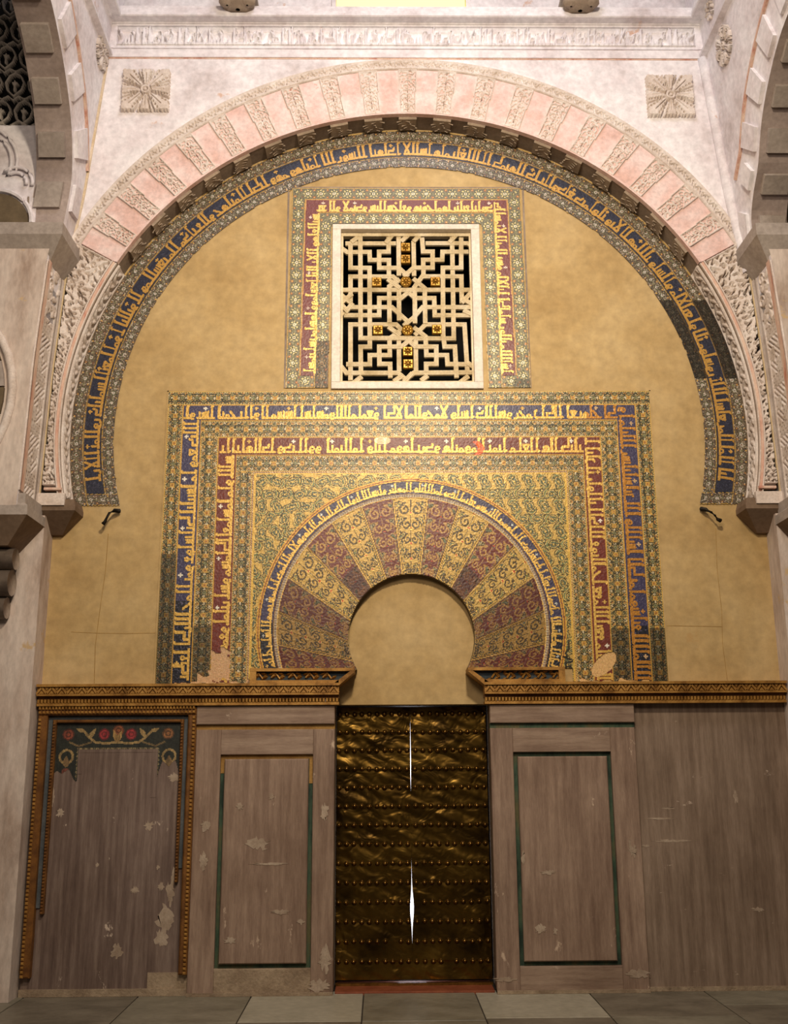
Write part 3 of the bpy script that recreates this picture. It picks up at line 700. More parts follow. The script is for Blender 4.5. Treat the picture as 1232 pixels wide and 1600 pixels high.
# ---------- squares and roundels of carved leaves
def rosette_raster(w_, h_, roundel=False, px=.0045):
    r = R(w_, h_, px); cx, cy = w_/2, h_/2
    r.H[:] = 0; m_ = R(w_, h_, px); U = r.X-cx; Vv = r.Y-cy; an = np.arctan2(Vv, U); rr_ = np.hypot(U, Vv)
    for k in range(8):
        a = k*PI/4; g = a+PI/8; Lm = w_*(.47 if (k % 2 == 0 or roundel) else .60)
        m_.seg((cx+math.cos(g)*.12*w_, cy+math.sin(g)*.12*w_), (cx+math.cos(g)*.62*w_, cy+math.sin(g)*.62*w_), .007+.006*(k % 2), h=1.0, soft=.3)
        m_.seg((cx+math.cos(a)*.15*w_, cy+math.sin(a)*.15*w_), (cx+math.cos(a)*Lm*.8, cy+math.sin(a)*Lm*.8), .0035, h=.7)
        for q in range(5):
            t_ = Lm*(.36+.13*q)
            for s_ in (-1, 1):
                o_ = t_*.215; m_.leaf(cx+math.cos(a)*t_-s_*math.sin(a)*o_, cy+math.sin(a)*t_+s_*math.cos(a)*o_, a+s_*.55, .030*w_/.42, .016*w_/.42, h=1.6)
    m_.ring(cx, cy, .115*w_, .006, h=1.0); m_.ring(cx, cy, .045*w_, .004, h=.8)
    lobes_ = .90-.12*np.abs(np.sin(an*4))*(rr_ > .12*w_)
    r.H = np.clip(lobes_-np.clip(m_.H, 0, 1)*1.3, 0, 1)
    if not roundel:
        for k in range(int(w_/.03)):
            for a_, b_ in ((k*.03+.015, 0), (k*.03+.015, h_), (0, k*.03+.015), (w_, k*.03+.015)):
                sl = r.bb(a_-.02, a_+.02, b_-.02, b_+.02)
                if sl: r.H[sl] = np.where(np.hypot(r.X[sl]-a_, r.Y[sl]-b_) < .010, 0, r.H[sl])
    return r
for sgn, x0, z0, lb in ((-1, -2.55, 7.308, 'square carved leaf panel on the white wall above the arch, left one'), (1, 2.145, 7.265, 'square carved leaf panel on the white wall above the arch, right one')):
    r = rosette_raster(.425, .415); o = relief('stone_relief', r, flat(x0, z0, YF-.065), .075, 'carve', None, skirt=.07); tag(o, lb, 'carving', 'square leaf panels')
def side_map(sgn, y0, z0, lift, ydir):
    return lambda S, T, h: np.stack([sgn*(XW(z0+T)-lift-h), y0+ydir*S, z0+T], 1)
for sgn, yc, zc, rad, lb in ((-1, -.385, 7.80, .155, 'round carved boss high on the left side wall next to the cornice'), (1, -.68, 7.66, .17, 'larger round carved boss on the right side wall under the moulding'), (1, -.53, 8.13, .085, 'smaller faint round boss on the right side wall above the moulding')):
    r = rosette_raster(rad*2, rad*2, True, .007); m = np.hypot(r.X-rad, r.Y-rad) < rad
    o = relief('stone_boss', r, side_map(sgn, yc-rad, zc-rad, .035, 1), .045, 'carve', None, mask=m, skirt=.045); tag(o, lb, 'carving', 'round carved bosses')

# ---------- frieze and cornice
fr = thing('inscription_frieze', 'long carved stone frieze of angular letters under the top cornice', 'frieze', (0, YF, 0))
r = R(5.27, .205, .0075); r.seg((0, .006), (r.w, .006), .010, h=1); r.seg((0, .2), (r.w, .2), .010, h=1)
text(r, FRIEZE, 5.15, .155, lambda x, y: (5.21-x, .022+y), .0105, relief_h=1.0, ornaments=False)
rs = random.Random(3)
for k in range(46):
    x = k*.115+rs.uniform(0, .05); r.spiral(x, .13+rs.uniform(-.01, .02), .03, rs.uniform(0, 6), 1.1, 1 if k % 2 else -1, .006, h=.75); r.leaf(x+.03, .11, rs.uniform(.3, 2.6), .07, .03, h=.8)
for k in range(12): r.seg((.3+k*.43, .01), (.3+k*.43, .2), .007, h=.9)
relief('lettering', r, flat(-2.635, 7.99, YF-.03), .075, 'white', fr, skirt=.08)
b = MB(); b.box(-2.66, 2.66, YF-.012, YF, 7.965, 7.99); b.box(-2.64, 2.64, YF-.016, YF, 8.195, 8.215); b.box(-2.72, -2.63, YF-.01, YF+.06, 7.97, 8.214); b.box(2.63, 2.72, YF-.01, YF+.06, 7.97, 8.214); b.obj('edge_fillet', 'white', fr)
b = MB(); b.box(-2.70, 2.70, YF-.014, YF, 7.872, 7.95); b.obj('fascia', 'white', wu)
b = MB(); b.box(-2.70, 2.70, YF-.004, YF, 7.860, 7.872); b.obj('fascia_line', 'redline', wu)
cn = thing('cornice', 'stepped pale stone cornice running along the top of the wall', 'cornice', (0, YF, 8.24))
PR = [(0, 8.215), (.02, 8.222), (.02, 8.230), (.098, 8.232), (.108, 8.24), (.108, 8.262), (.096, 8.268), (.096, 8.295), (.086, 8.30), (.086, 8.33), (.074, 8.335), (.074, 8.36), (.05, 8.38), (-.3, 8.385)]
b = MB(); V = []
for x in (-2.68, 2.68): V += [(x, YF-d, z) for d, z in PR]
k_ = len(PR); b.add(V, [(i, i+1, k_+i+1, k_+i) for i in range(k_-1)]); b.obj('moulding', 'white', cn)
for sgn in (-1, 1):
    b = MB(); V = []
    for y in (YF-.1, -2.6): V += [(sgn*(XW(z)-d*.9+.0), y, z) for d, z in PR[:-1]]
    k_ = len(PR)-1; b.add(V, [(i, i+1, k_+i+1, k_+i) for i in range(k_-1)]); b.obj('side_return', 'white', cn)
    ws = SIDE['left' if sgn < 0 else 'right'][4]
    b = MB(); V = []
    for y in (YF, -2.6): V += [(sgn*(XW(z)-d), y, z) for d, z in ((0, 7.87), (.05, 7.885), (.05, 7.91), (0.03, 7.93), (0, 7.94))]
    b.add(V, [(i, i+1, 5+i+1, 5+i) for i in range(4)]); b.obj('string_moulding', 'white' if sgn > 0 else 'white', ws)
# above the cornice: clerestory wall, yellow glass, two column bases, leaf cresting
wt = struct('wall_top')
b = MB(); b.box(-2.7, -.66, .06, .16, 8.3, 9.6); b.box(.57, 2.7, .06, .16, 8.3, 9.6); b.box(-.66, .57, .06, .16, 9.2, 9.6); b.obj('plaster', 'white', wt)
wn2 = struct('window_2'); b = MB(); b.box(-.66, .57, .10, .12, 8.3, 9.2); b.obj('yellow_pane', 'stained', wn2)
b = MB(); b.box(-.70, -.66, .02, .14, 8.3, 9.25); b.box(.57, .61, .02, .14, 8.3, 9.25); b.obj('window_jamb', 'white', wn2)
for xc, lb in ((-1.525, 'dark bulbous stone corbel over the cornice left of the yellow window'), (1.565, 'dark bulbous stone corbel over the cornice right of the yellow window')):
    t = thing('bulb_corbel', lb, 'corbel', (xc, -.36, 8.28), 'bulbous corbels over the cornice')
    b = MB(); b.lathe([(.02, 0), (.08, .006), (.13, .03), (.15, .06), (.14, .09), (.10, .11)], (xc+.0, -.36, 8.265), 18); b.obj('bulb', 'carve_dim', t, True)
    for dx in (-.09, .09):
        b = MB(); b.lathe([(.01, 0), (.05, .006), (.075, .03), (.075, .06), (.05, .08)], (xc+dx, -.41, 8.27), 12); b.obj('lobe', 'carve_dim', t, True)
    b = MB(); b.box(xc-.17, xc+.17, -.48, -.1, 8.375, 8.42); b.obj('abacus', 'block', t)
    b = MB(); b.lathe([(.13, 0), (.15, .03), (.12, .06), (.10, .09), (.10, .8)], (xc, -.3, 8.42), 16); b.obj('shaft', 'block', t, True)
b = MB()
for k in range(18): b.leaf(1.0+k*.09 if k < 9 else -1.9+(k-9)*.09, 8.56, -1.2, .14, .07, -.0, .03)
tag(b.obj('leaf_cresting', 'carve'), 'row of pale carved leaves just above the cornice at the top edge', 'carving')

# ---------- side arches: face voussoirs, soffit blocks, imposts, jamb strips
for nm in ('left', 'right'):
    sgn, cv, pt, ye, ws, T = SIDE[nm]
    t = thing('side_arch', 'plain pale stone arch in perspective at the %s edge with raised blocks' % nm, 'arch', (sgn*2.9, ye, 5.95), 'side arches')
    d = np.r_[0, np.cumsum(np.hypot(*np.diff(cv, axis=0).T))]
    tan = np.gradient(cv, axis=0); tan /= np.hypot(tan[:, :1], tan[:, 1:]); nor = np.stack([-tan[:, 1], tan[:, 0]], 1)
    i0 = np.argmin(np.abs(cv[:20, 1]-5.95)); c_ = np.array([-2.15, 6.0])
    sg = np.sign(((cv-c_)*nor).sum(1))[:, None]; nor = nor*sg
    def at(q):
        i = np.clip(np.searchsorted(d, q)-1, 0, len(d)-2); u = (q-d[i])/(d[i+1]-d[i]); return cv[i]*(1-u)+cv[i+1]*u, (nor[i]*(1-u)+nor[i+1]*u)
    s0 = d[i0]
    k = 0; step = .205 if nm == 'left' else .17
    q = s0+.02
    while q < d[-1]-.6:
        L_ = step*(1.0+.1*(k % 3 == 1))
        if k % 2 == (1 if nm == 'left' else 0):
            # soffit block
            (p0, n0), (p1, n1) = at(q), at(q+L_); b = MB(); h_ = .035
            x0, x1 = .055, T-.03
            vv = []
            for hh in (0, h_):
                for p, n_ in ((p0, n0), (p1, n1)):
                    pp = p-n_*hh
                    for xx in (x0, x1): vv.append((sgn*(float(XW(pp[1]))+xx), pp[0], pp[1]))
            b.add(vv, [(0, 1, 3, 2), (4, 5, 7, 6), (0, 1, 5, 4), (2, 3, 7, 6), (0, 2, 6, 4), (1, 3, 7, 5)]); b.obj('soffit_block', 'block', t)
            # face block
            b = MB(); vv = []
            for lift in (0, .03):
                for p, n_ in ((p0, n0), (p1, n1)):
                    for rr in (.05, .33 if q-s0 > .4 else .22):
                        pp = p+n_*rr; pp[0] = min(pp[0], YF-.02); vv.append((sgn*(float(XW(pp[1]))-lift), pp[0], pp[1]))
            b.add(vv, [(0, 1, 3, 2), (4, 5, 7, 6), (0, 1, 5, 4), (2, 3, 7, 6), (0, 2, 6, 4), (1, 3, 7, 5)]); b.obj('voussoir', 'white', t)
        q += L_; k += 1
    # thin raised line round the voussoirs
    b = MB(); prev = None
    for q in np.linspace(s0+.35, d[-1]-.8, 60):
        p, n_ = at(q); row = []
        if (p+n_*.385)[0] > YF-.004: continue
        for rr, lf in ((.36, 0), (.36, .022), (.385, .022), (.385, 0)):
            pp = p+n_*rr; pp[0] = min(pp[0], YF-.005); row.append((sgn*(float(XW(pp[1]))-lf), pp[0], pp[1]))
        if prev: b.add(prev+row, [(0, 1, 5, 4), (1, 2, 6, 5), (2, 3, 7, 6)])
        prev = row
    b.obj('outer_fillet', 'redline', t)
    # upper impost: fascia above a chamfer, turning the corner of the pier
    xw = float(XW(5.7))
    Rr = lambda o_, z: [(sgn*(xw-o_), -.60-o_, z), (sgn*4.4, -.60-o_, z), (sgn*4.4, YF-.005, z), (sgn*(xw-o_), YF-.005, z)]
    b = MB(); b.rings([Rr(.0, 5.66), Rr(.125, 5.845), Rr(.125, 5.95)])
    ti = b.obj('impost', 'block'); tag(ti, 'chamfered stone impost under the %s side arch, high beside the pink voussoirs' % nm, 'impost', 'upper imposts')
    # lower impost with roll corbels under it
    t2 = thing('impost', 'large brown chamfered impost low on the %s pier beside the foot of the great arch' % nm, 'impost', (sgn*3.3, -.45, 3.3), 'lower imposts')
    Rr = lambda o_, z: [(sgn*(3.13-o_), -.52-o_*.8, z), (sgn*4.4, -.52-o_*.8, z), (sgn*4.4, -.225, z), (sgn*(3.13-o_), -.225, z)]
    b = MB(); b.rings([Rr(.0, 3.315), Rr(.178, 3.525)]); b.obj('chamfer', 'blockbrown', t2)
    b = MB(); b.rings([Rr(.178, 3.526), Rr(.178, 3.60), Rr(.15, 3.62), Rr(.15, 3.70)]); b.obj('fascia', 'block', t2)
    b = MB()
    for (zc, yc, rr, xin) in ((3.23, -.40, .085, 3.10), (3.05, -.36, .105, 3.13), (2.86, -.31, .085, 3.17)):
        b.tube([(sgn*xin, yc, zc), (sgn*4.3, yc, zc)], rr, 14)
    b.obj('roll_corbel', 'shade', t2, True)
    # jamb strip: zigzag hatching with carved leaves at the top and red edges
    ts = thing('jamb_strip', 'narrow hatched stucco strip on the %s jamb beside the great arch' % nm, 'carving', (sgn*3.0, -.4, 3.75), 'hatched jamb strips')
    ya, yb = -.235, ye+.005; wst = abs(yb-ya); z0, z1 = 3.72, 5.66
    r = R(wst, z1-z0, .006, base=1.0)
    r.H[:] = .8; u = r.X; v = r.Y; a_, c_ = wst*.22, wst*.80
    inn = (u > a_) & (u < c_)
    P_ = .42; ph = np.mod(v, P_)/P_; uu = (u-a_)/(c_-a_)
    g1 = np.mod((ph*P_+uu*.20), .05) < .021; g2 = np.mod((ph*P_-uu*.20), .05) < .021
    dia = np.abs(uu-.5)+np.abs(ph-.75)*2.0
    g3 = np.mod(dia, .26) < .10
    groove = np.where(ph < .22, g1, np.where(ph < .46, g2, g3 & (dia < .6)))
    groove &= inn & (v < 1.5); r.H[groove] = 0.0
    r.H[(np.abs(u-a_) < .008) | (np.abs(u-c_) < .008)] = 1.0
    top = v > 1.5; r.H[top & inn] = 0
    rs = random.Random(9+sgn)
    for k in range(16): r.leaf(rs.uniform(a_, c_), 1.53+rs.uniform(0, .38), rs.uniform(0, 6.3), .12, .06, h=1.0)
    for k in range(4): r.spiral(rs.uniform(a_, c_), 1.6+k*.09, .06, 0, 1.3, 1, .011, h=1.0)
    relief('hatched_face', r, lambda S, T, h, s=sgn: np.stack([s*(XW(z0+T)-.016-h), ya-S, z0+T], 1), .03, 'carve', ts, skirt=.017)
    for y0, y1, mt in ((ye+.004, ye+.075, 'redline'), (-.30, -.24, 'carve')):
        b = MB(); zz = np.linspace(3.72, 5.66, 12)
        for za, zb in zip(zz[:-1], zz[1:]): b.add([(sgn*(XW(za)-.02), y0, za), (sgn*(XW(za)-.02), y1, za), (sgn*(XW(zb)-.02), y1, zb), (sgn*(XW(zb)-.02), y0, zb)], [(0, 1, 2, 3)])
        b.obj('edge_band', mt, ts)

# ---------- beyond the side arches: neighbouring wall faces
sgn, cv, pt, ye, ws, T = SIDE['left']
nb = struct('wall_far_left')
yl = -.535
b = MB(); b.box(-4.4, -3.13, yl+.02, yl+.4, 5.9, 6.98); b.obj('plaster', 'white', nb)
b = MB(); b.box(-4.4, -3.0, yl+.22, yl+.34, 6.985, 8.6); b.obj('dark_backing', 'dark', nb)
la = thing('lobed_arch', 'moulded lobed blind arch on the wall at the upper left edge', 'arch', (-3.3, yl, 6.2))
def lobes(off):
    pts = []
    for (cx, cz, rr, a0, a1) in ((-3.68, 6.60, .32+off, 70, -12), (-3.315, 6.42, .095+off, 135, -10)):
        pts += [(cx+rr*math.cos(math.radians(a0+(a1-a0)*i/10)), cz+rr*math.sin(math.radians(a0+(a1-a0)*i/10))) for i in range(11)]
    return pts
for off in (0, .05):
    b = MB(); b.tube([(x, yl, z) for x, z in lobes(off)], .016, 8); b.obj('lobe_moulding', 'white', la, True)
b = MB(); b.tube([(-3.36, yl+.018, 6.36), (-3.33, yl+.018, 6.1), (-3.26, yl+.018, 5.97)], .010, 6); b.tube([(-3.20, yl+.018, 6.3), (-3.185, yl+.018, 6.05)], .008, 6); b.obj('joint_line', 'shade', la)
b = MB(); pa = arc((-3.45, 6.05), .27, 0, PI*.6, 14)+[(-3.60, 5.93), (-3.18, 5.93)]; b.prism(pa, yl+.0, yl+.012); b.obj('opening', 'brown', la)
b = MB(); pa = arc((-3.45, 6.05), .30, 0, PI*.6, 14); b.tube([(x, yl, z) for x, z in pa]+[], .02, 6); b.obj('opening_rim', 'white', la)
sc = thing('fretwork_screen', 'dark stone fretwork of hearts and palmettes in the arch at the top left', 'screen', (-3.3, yl+.2, 7.0))
r = R(.72, 1.35, .006); rr = random.Random(1)
for row in range(5):
    for k in range(4):
        cx = .1+k*.19+(.095 if row % 2 else 0); cy = .13+row*.27
        for s_ in (-1, 1):
            r.stroke([(cx, cy-.10), (cx+s_*.06, cy-.04), (cx+s_*.078, cy+.03), (cx+s_*.045, cy+.10), (cx, cy+.125)], .014, h=1)
        r.seg((cx, cy-.05), (cx, cy+.05), .012, h=1); r.leaf(cx, cy, 1.0, .06, .03, h=1); r.leaf(cx, cy, 2.1, .06, .03, h=1)
        r.stroke([(cx-.095, cy+.13), (cx-.05, cy+.17), (cx, cy+.14), (cx+.05, cy+.17), (cx+.095, cy+.13)], .013, h=1)
for k in range(5): r.stroke([(k*.18, 0), (k*.18+.09, .06), (k*.18+.18, 0)], .016, h=1)
m = r.H > .12
relief('fretwork', r, flat(-3.79, 6.97, yl+.02), .05, 'fret', sc, mask=m, skirt=.05)
nbr = struct('wall_far_right'); b = MB(); b.box(3.10, 4.4, -.42, -.38, 5.9, 8.6); b.obj('plaster', 'brown', nbr)
# lower lobed arch seen at the very left edge
ll = thing('lower_side_arch', 'lower arch of brown and pale blocks at the left edge', 'arch', (-3.5, ye, 4.3))
cq = (-4.06, 4.5)
for k in range(7):
    a0 = math.radians(48-k*15); a1 = math.radians(48-(k+1)*15+.8)
    b = MB(); pl = [(cq[0]+rr*math.cos(a), cq[1]+rr*math.sin(a)) for rr, a in ((.62, a0), (.86, a0), (.86, (a0+a1)/2), (.86, a1), (.62, a1), (.62, (a0+a1)/2))]
    b.prism(pl, ye-.03, ye+.0); b.obj('voussoir', 'brown' if k % 2 else 'block', ll)
b = MB(); pa = [(cq[0]+.92*math.cos(math.radians(75-i*9)), cq[1]+.92*math.sin(math.radians(75-i*9))) for i in range(15)]; b.tube([(x, ye-.005, z) for x, z in pa], .035, 8); b.obj('outer_moulding', 'carve', ll, True)

# ---------- mosaic frame round the niche (alfiz)
mo = thing('mosaic_frame', 'large square mosaic frame with blue and red inscription bands round the horseshoe niche', 'mosaic', (0, 0, 2.28))
QX0, QX1, QZ0, QZ1 = -2.055, 2.052, 2.285, 4.757
r = R(QX1-QX0, QZ1-QZ0, .0064)
X = r.X+QX0; Z = r.Y+QZ0; AX = np.abs(X+.003)
EX = [2.0525, 1.926, 1.763, 1.616, 1.460, 1.322]; EZ = [4.757, 4.638, 4.492, 4.347, 4.188, 4.048]
lev = np.zeros(X.shape, int)
for k in range(6): lev[(AX < EX[k]) & (Z < EZ[k])] = k+1     # 1 border,2 blue,3 border,4 red,5 border,6 field
r.I[:] = lev
for k, (a, c) in {1: (0, 1), 3: (2, 3), 5: (4, 5)}.items():
    W_ = (EX[a]-EX[c]); tv = AX-(EX[a]+EX[c])/2; th = Z-(EZ[a]+EZ[c])/2
    top = Z > np.minimum(EZ[c], 99)
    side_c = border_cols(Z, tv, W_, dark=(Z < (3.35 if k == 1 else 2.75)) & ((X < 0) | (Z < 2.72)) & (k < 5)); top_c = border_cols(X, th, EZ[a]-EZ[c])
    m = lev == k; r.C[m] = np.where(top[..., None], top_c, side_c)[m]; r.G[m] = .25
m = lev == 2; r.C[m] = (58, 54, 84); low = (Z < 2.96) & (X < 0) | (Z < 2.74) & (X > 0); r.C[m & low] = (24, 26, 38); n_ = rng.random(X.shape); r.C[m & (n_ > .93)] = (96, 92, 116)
m = lev == 4; r.C[m] = (104, 42, 32); r.C[m & (n_ > .9)] = (126, 58, 44)
GOLD = (208, 168, 84)
def bandtext(lv, TOP, LEFT, RIGHT, i0, i1, hw):
    wz = EZ[i0]-EZ[i1]; wx = EX[i0]-EX[i1]
    xr = EX[i1]-QX0-.003; zt = EZ[i1]-QZ0
    text(r, RIGHT, EZ[i0]-QZ0-.04, wx*.74, lambda x, y: (xr+wx*.17+y, x+.02), hw, GOLD, lv*10)
    text(r, TOP, EX[i0]+EX[i1]-.03, wz*.74, lambda x, y: (EX[i1]-QX0-.012-x, zt+wz*.17+y), hw, GOLD, lv*10)
    text(r, LEFT, EZ[i1]-QZ0-.03, wx*.74, lambda x, y: (-EX[i1]-QX0-.003-wx*.17-y, zt-.01-x), hw, GOLD, lv*10)
    # thin gold frame of the band
    e = .006
    fr_ = (lev == lv) & ((np.abs(AX-EX[i0]) < e) | (np.abs(AX-EX[i1]) < e) & (Z < EZ[i1]+e) | (np.abs(Z-EZ[i0]) < e) | (np.abs(Z-EZ[i1]) < e) & (AX < EX[i1]+e))
    r.C[fr_] = (190, 146, 62); r.I[fr_] = lv
    r.I[(r.I % 1000 == lv*10) & (r.I > 999) & (lev != lv)] = 0
sv = r.C.copy(); svg = r.G.copy()
bandtext(2, BLUE_TOP, BLUE_L, BLUE_R, 1, 2, .0098)
bandtext(4, RED_TOP, RED_L, RED_R, 3, 4, .0095)
bad = r.I == 0; r.C[bad] = sv[bad]; r.G[bad] = svg[bad]; r.I[bad] = lev[bad]
m = (r.I % 1000 == 20) & (r.I > 999) & (X > 1.5) ; r.C[m] = r.C[m]*np.array([.86, .74, .6])
# spandrels, small arch
SC_, RS = (-.005, 2.73), (1.257, 1.226, 1.122, 1.084)
RA = np.hypot(X-SC_[0], Z-SC_[1]); RI = np.hypot(X-NC[0], Z-NC[1]); f6 = lev == 6; above = Z > 2.405
GB = (190, 158, 84)
m = f6 & (RA > RS[0]); r.C[m] = GB; r.G[m] = .6; r.I[m] = 60
def flourish(cx, cz, rad, a0, d, cs, id_=60, lw=.007):
    k = dict(on=[id_])
    for q in range(4):
        a = a0+q*PI/2; r.comma(cx+math.cos(a)*rad*.55, cz+math.sin(a)*rad*.55, a+.4*d, rad*.62, d if q % 2 else -d, (cs[0], cs[1], cs[2+q % 2]), **k)
    r.disc(cx, cz, rad*.15, col=cs[0], **k); r.disc(cx, cz, rad*.10, col=cs[1], gold=.5, **k)
rs = random.Random(4); CS = [(76, 66, 34), (204, 174, 96), (112, 120, 78), (90, 98, 72), (120, 84, 48)]
for gx in range(34):
    for gz in range(23):
        x = .06+gx*.124+(.062 if gz % 2 else 0); z = QZ0+.05+gz*.108
        if x > 2.03: continue
        for xx, d in ((2.055-x, 1), (2.055+x, -1)):
            flourish(xx-.0, z-QZ0, .086, rs.uniform(0, 6.3) if d == 1 else 1.0, d*(1 if gz % 2 else -1), CS)
m = (r.I == 60) & ((np.abs(AX-EX[5]) < .03) | (Z > EZ[5]-.03)); r.C[m] = (206, 168, 78)
m = (r.I == 60) & ((np.abs(AX-EX[5]) < .012) | (Z > EZ[5]-.012)); r.C[m] = (132, 98, 76); r.C[m & (np.mod(X+Z, .02) < .008)] = (196, 170, 128)
m = f6 & (RA <= RS[0]) & (RA > RS[1]); r.C[m] = (196, 150, 62); r.C[m & (np.abs(RA-1.241) < .004)] = (120, 66, 44); r.I[m] = 61; r.G[m] = .5
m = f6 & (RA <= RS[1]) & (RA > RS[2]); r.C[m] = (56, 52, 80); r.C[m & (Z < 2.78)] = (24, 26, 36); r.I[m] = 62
m = f6 & (RA <= RS[2]) & (RA > RS[3]); r.C[m] = (150, 124, 76); r.C[m & (np.abs(RA-1.10) < .012)] = (132, 112, 96); r.C[m & (np.abs(RA-1.119) < .004)] = (96, 60, 44); r.C[m & (np.abs(RA-1.088) < .005)] = (212, 172, 84); r.C[m & (np.abs(RA-1.10) < .012) & (np.mod(np.arctan2(Z-SC_[1], X-SC_[0])*1.1, .02) < .008)] = (186, 170, 140); r.I[m] = 63
# lettering of the small arch (drawn along the curve)
aS = math.radians(-15.5); LenA = math.radians(211)*RS[2]
def tfa(x, y): a = aS+x/RS[2]; rr = RS[2]+.018+y; return (SC_[0]+rr*math.cos(a)-QX0, SC_[1]+rr*math.sin(a)-QZ0)
text(r, ARC_SMALL, LenA, .074, tfa, .0068, GOLD, 64, orn=(190, 196, 190))
r.I[(r.I % 1000 == 64) & ~(f6 & (RA <= RS[1]+.002) & (RA > RS[2]-.002))] = 61
# voussoirs
oj = [-97.5+90, 0]; OUT = [97.5, 112, 126.6, 142, 157.6, 173, 187, 198.5]; INN = [98, 113.5, 129, 146, 165, 184, 202, 211]
def jl(k, side):
    a, c = math.radians(OUT[k]), math.radians(INN[k]); s_ = 1 if side < 0 else -1
    return ((SC_[0]+s_*RS[3]*math.cos(a), SC_[1]+RS[3]*math.sin(a)), (NC[0]+s_*(NR+.004)*math.cos(c), NC[1]+(NR+.004)*math.sin(c)))
vz = f6 & (RA <= RS[3]) & (RI >= NR+.003) & (Z > 2.40)
sect = np.zeros(X.shape, int)
def sd_line(A_, B_): 
    d = (A_[0]-B_[0], A_[1]-B_[1]); L_ = math.hypot(*d); return ((X-B_[0])*d[1]-(Z-B_[1])*d[0])/L_
dl = [np.abs(sd_line(*jl(k, -1))) for k in range(8)]; dr_ = [np.abs(sd_line(*jl(k, 1))) for k in range(8)]
for k in range(7):
    A_, B_ = jl(k, -1); m = sd_line(A_, B_) < 0; sect[m & (X < 0)] = -(k+1)
    A_, B_ = jl(k, 1); m = sd_line(A_, B_) > 0; sect[m & (X > 0)] = (k+1)
rad_f = (RI-NR)/np.maximum(RI-NR+RS[3]-RA, 1e-6)
def canon(red, seed):
    c = R(.26, .58, .0064, (104, 40, 30) if red else (182, 150, 78)); c.G[:] = 0 if red else .5
    rs = random.Random(seed); mid = .13
    line = (168, 130, 68) if red else (76, 60, 30); edge_ = (48, 34, 24) if red else (236, 200, 104); fill = ((96, 104, 70), (150, 140, 100)) if red else ((96, 100, 52), (74, 78, 56))
    for j in range(5):
        y = .06+j*.115; wv = .06+.055*(y/.58)
        for s_ in (-1, 1):
            c.comma(mid+s_*wv*.55, y+.01, PI/2+s_*.3, wv*.9, -s_, (line if red else edge_, edge_ if red else line, fill[j % 2]) if red else (line, (196, 164, 86), fill[j % 2]))
            c.comma(mid+s_*wv*1.0, y-.05, -PI/2, wv*.66, s_, (line, edge_ if red else (206, 170, 84), fill[(j+1) % 2]))
            c.spiral(mid+s_*wv*.40, y-.03, wv*.45, PI/2, 1.3, -s_, .0065, col=line, gold=.2)
        c.seg((mid, y-.05), (mid, y+.06), .006, col=line); c.disc(mid, y+.055, .013, col=edge_); c.disc(mid, y+.055, .008, col=(170, 70, 40))
    return c
canons = {(rd, s): canon(rd, 40+s+10*rd) for rd in (0, 1) for s in (0, 1, 2)}
for k in range(-7, 8):
    m = vz & (sect == k); rd = abs(k) % 2; jj, ii = np.nonzero(m)
    if len(jj) == 0: continue
    if k == 0: da, db = dl[0], dr_[0]
    elif k < 0: da, db = dl[-k], dl[-k-1]
    else: da, db = dr_[k-1], dr_[k]
    cu = da[m]/(da[m]+db[m]); tv = np.clip(rad_f[m], 0, 1); c = canons[(rd, abs(k) % 3)]
    ci = np.clip((cu*(c.nx-1)).astype(int), 0, c.nx-1); cj = np.clip((tv*(c.ny-1)).astype(int), 0, c.ny-1)
    cc = c.C[cj, ci].copy(); gg = c.G[cj, ci].copy()
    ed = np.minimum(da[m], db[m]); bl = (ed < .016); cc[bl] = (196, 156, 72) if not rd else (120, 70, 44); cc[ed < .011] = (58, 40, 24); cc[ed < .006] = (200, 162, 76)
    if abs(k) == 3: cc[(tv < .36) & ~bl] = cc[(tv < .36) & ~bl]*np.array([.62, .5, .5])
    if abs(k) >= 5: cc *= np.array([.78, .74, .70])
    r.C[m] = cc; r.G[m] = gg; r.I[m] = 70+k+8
r.I[f6 & ~vz & (RA <= RS[3])] = 0
r.I[(Z < 2.40) & (AX < 1.29)] = 0
# lost patches showing bare plaster, and the stray painted mark at lower right
pl_ = np.sin(X*61)*.012+np.sin(Z*83+X*40)*.012
lost = ((np.abs(X+1.535) < .078+pl_*.4) & (Z > 2.315+pl_) & (Z < 2.555+pl_*2.2)) | ((np.abs(X+1.66) < .06) & (Z > 2.30) & (Z < 2.36+pl_*2)) | (((X-1.535-(Z-2.42)*.6)/.085)**2+((Z-2.43)/.10)**2 < 1)
lost |= (Z < 2.305+pl_*.7) & (AX < 1.9)
r.C[lost] = np.where((X < 0)[..., None], (198, 160, 118), (206, 168, 112))[lost]; r.G[lost] = 0
r.I[lost & (r.I > 0)] = 90; r.I[(r.I == 90) & (X > 0)] = 91
r.put((slice(None), slice(None)), (np.abs(X+.04) < .05) & (Z > 4.19) & (Z < 4.35) & (np.hypot((X+.26)/.14, (Z-4.31)/.04) < 1), col=(220, 180, 130))
m = (lev == 4) & (np.hypot((X+.235)/.07, (Z-4.315)/.035) < 1); r.C[m] = (222, 188, 142)
m = (lev == 4) & (np.abs(X-.565-.03*np.sin(Z*30)) < .028) & (Z < 4.31); r.C[m] = (206, 82, 28)
x5, z5 = 1.247-QX0, 2.39-QZ0
r.stroke([(x5+.035, z5+.06), (x5-.012, z5+.055), (x5-.016, z5+.02), (x5+.02, z5+.025), (x5+.038, z5-.005), (x5+.02, z5-.035), (x5-.012, z5-.03)], .0075, col=(34, 28, 18), gold=0)
r.stroke([(x5+.005, z5+.08), (x5-.012, z5+.13), (x5+.015, z5+.17), (x5+.02, z5+.235)], .008, col=(52, 44, 24), gold=0)
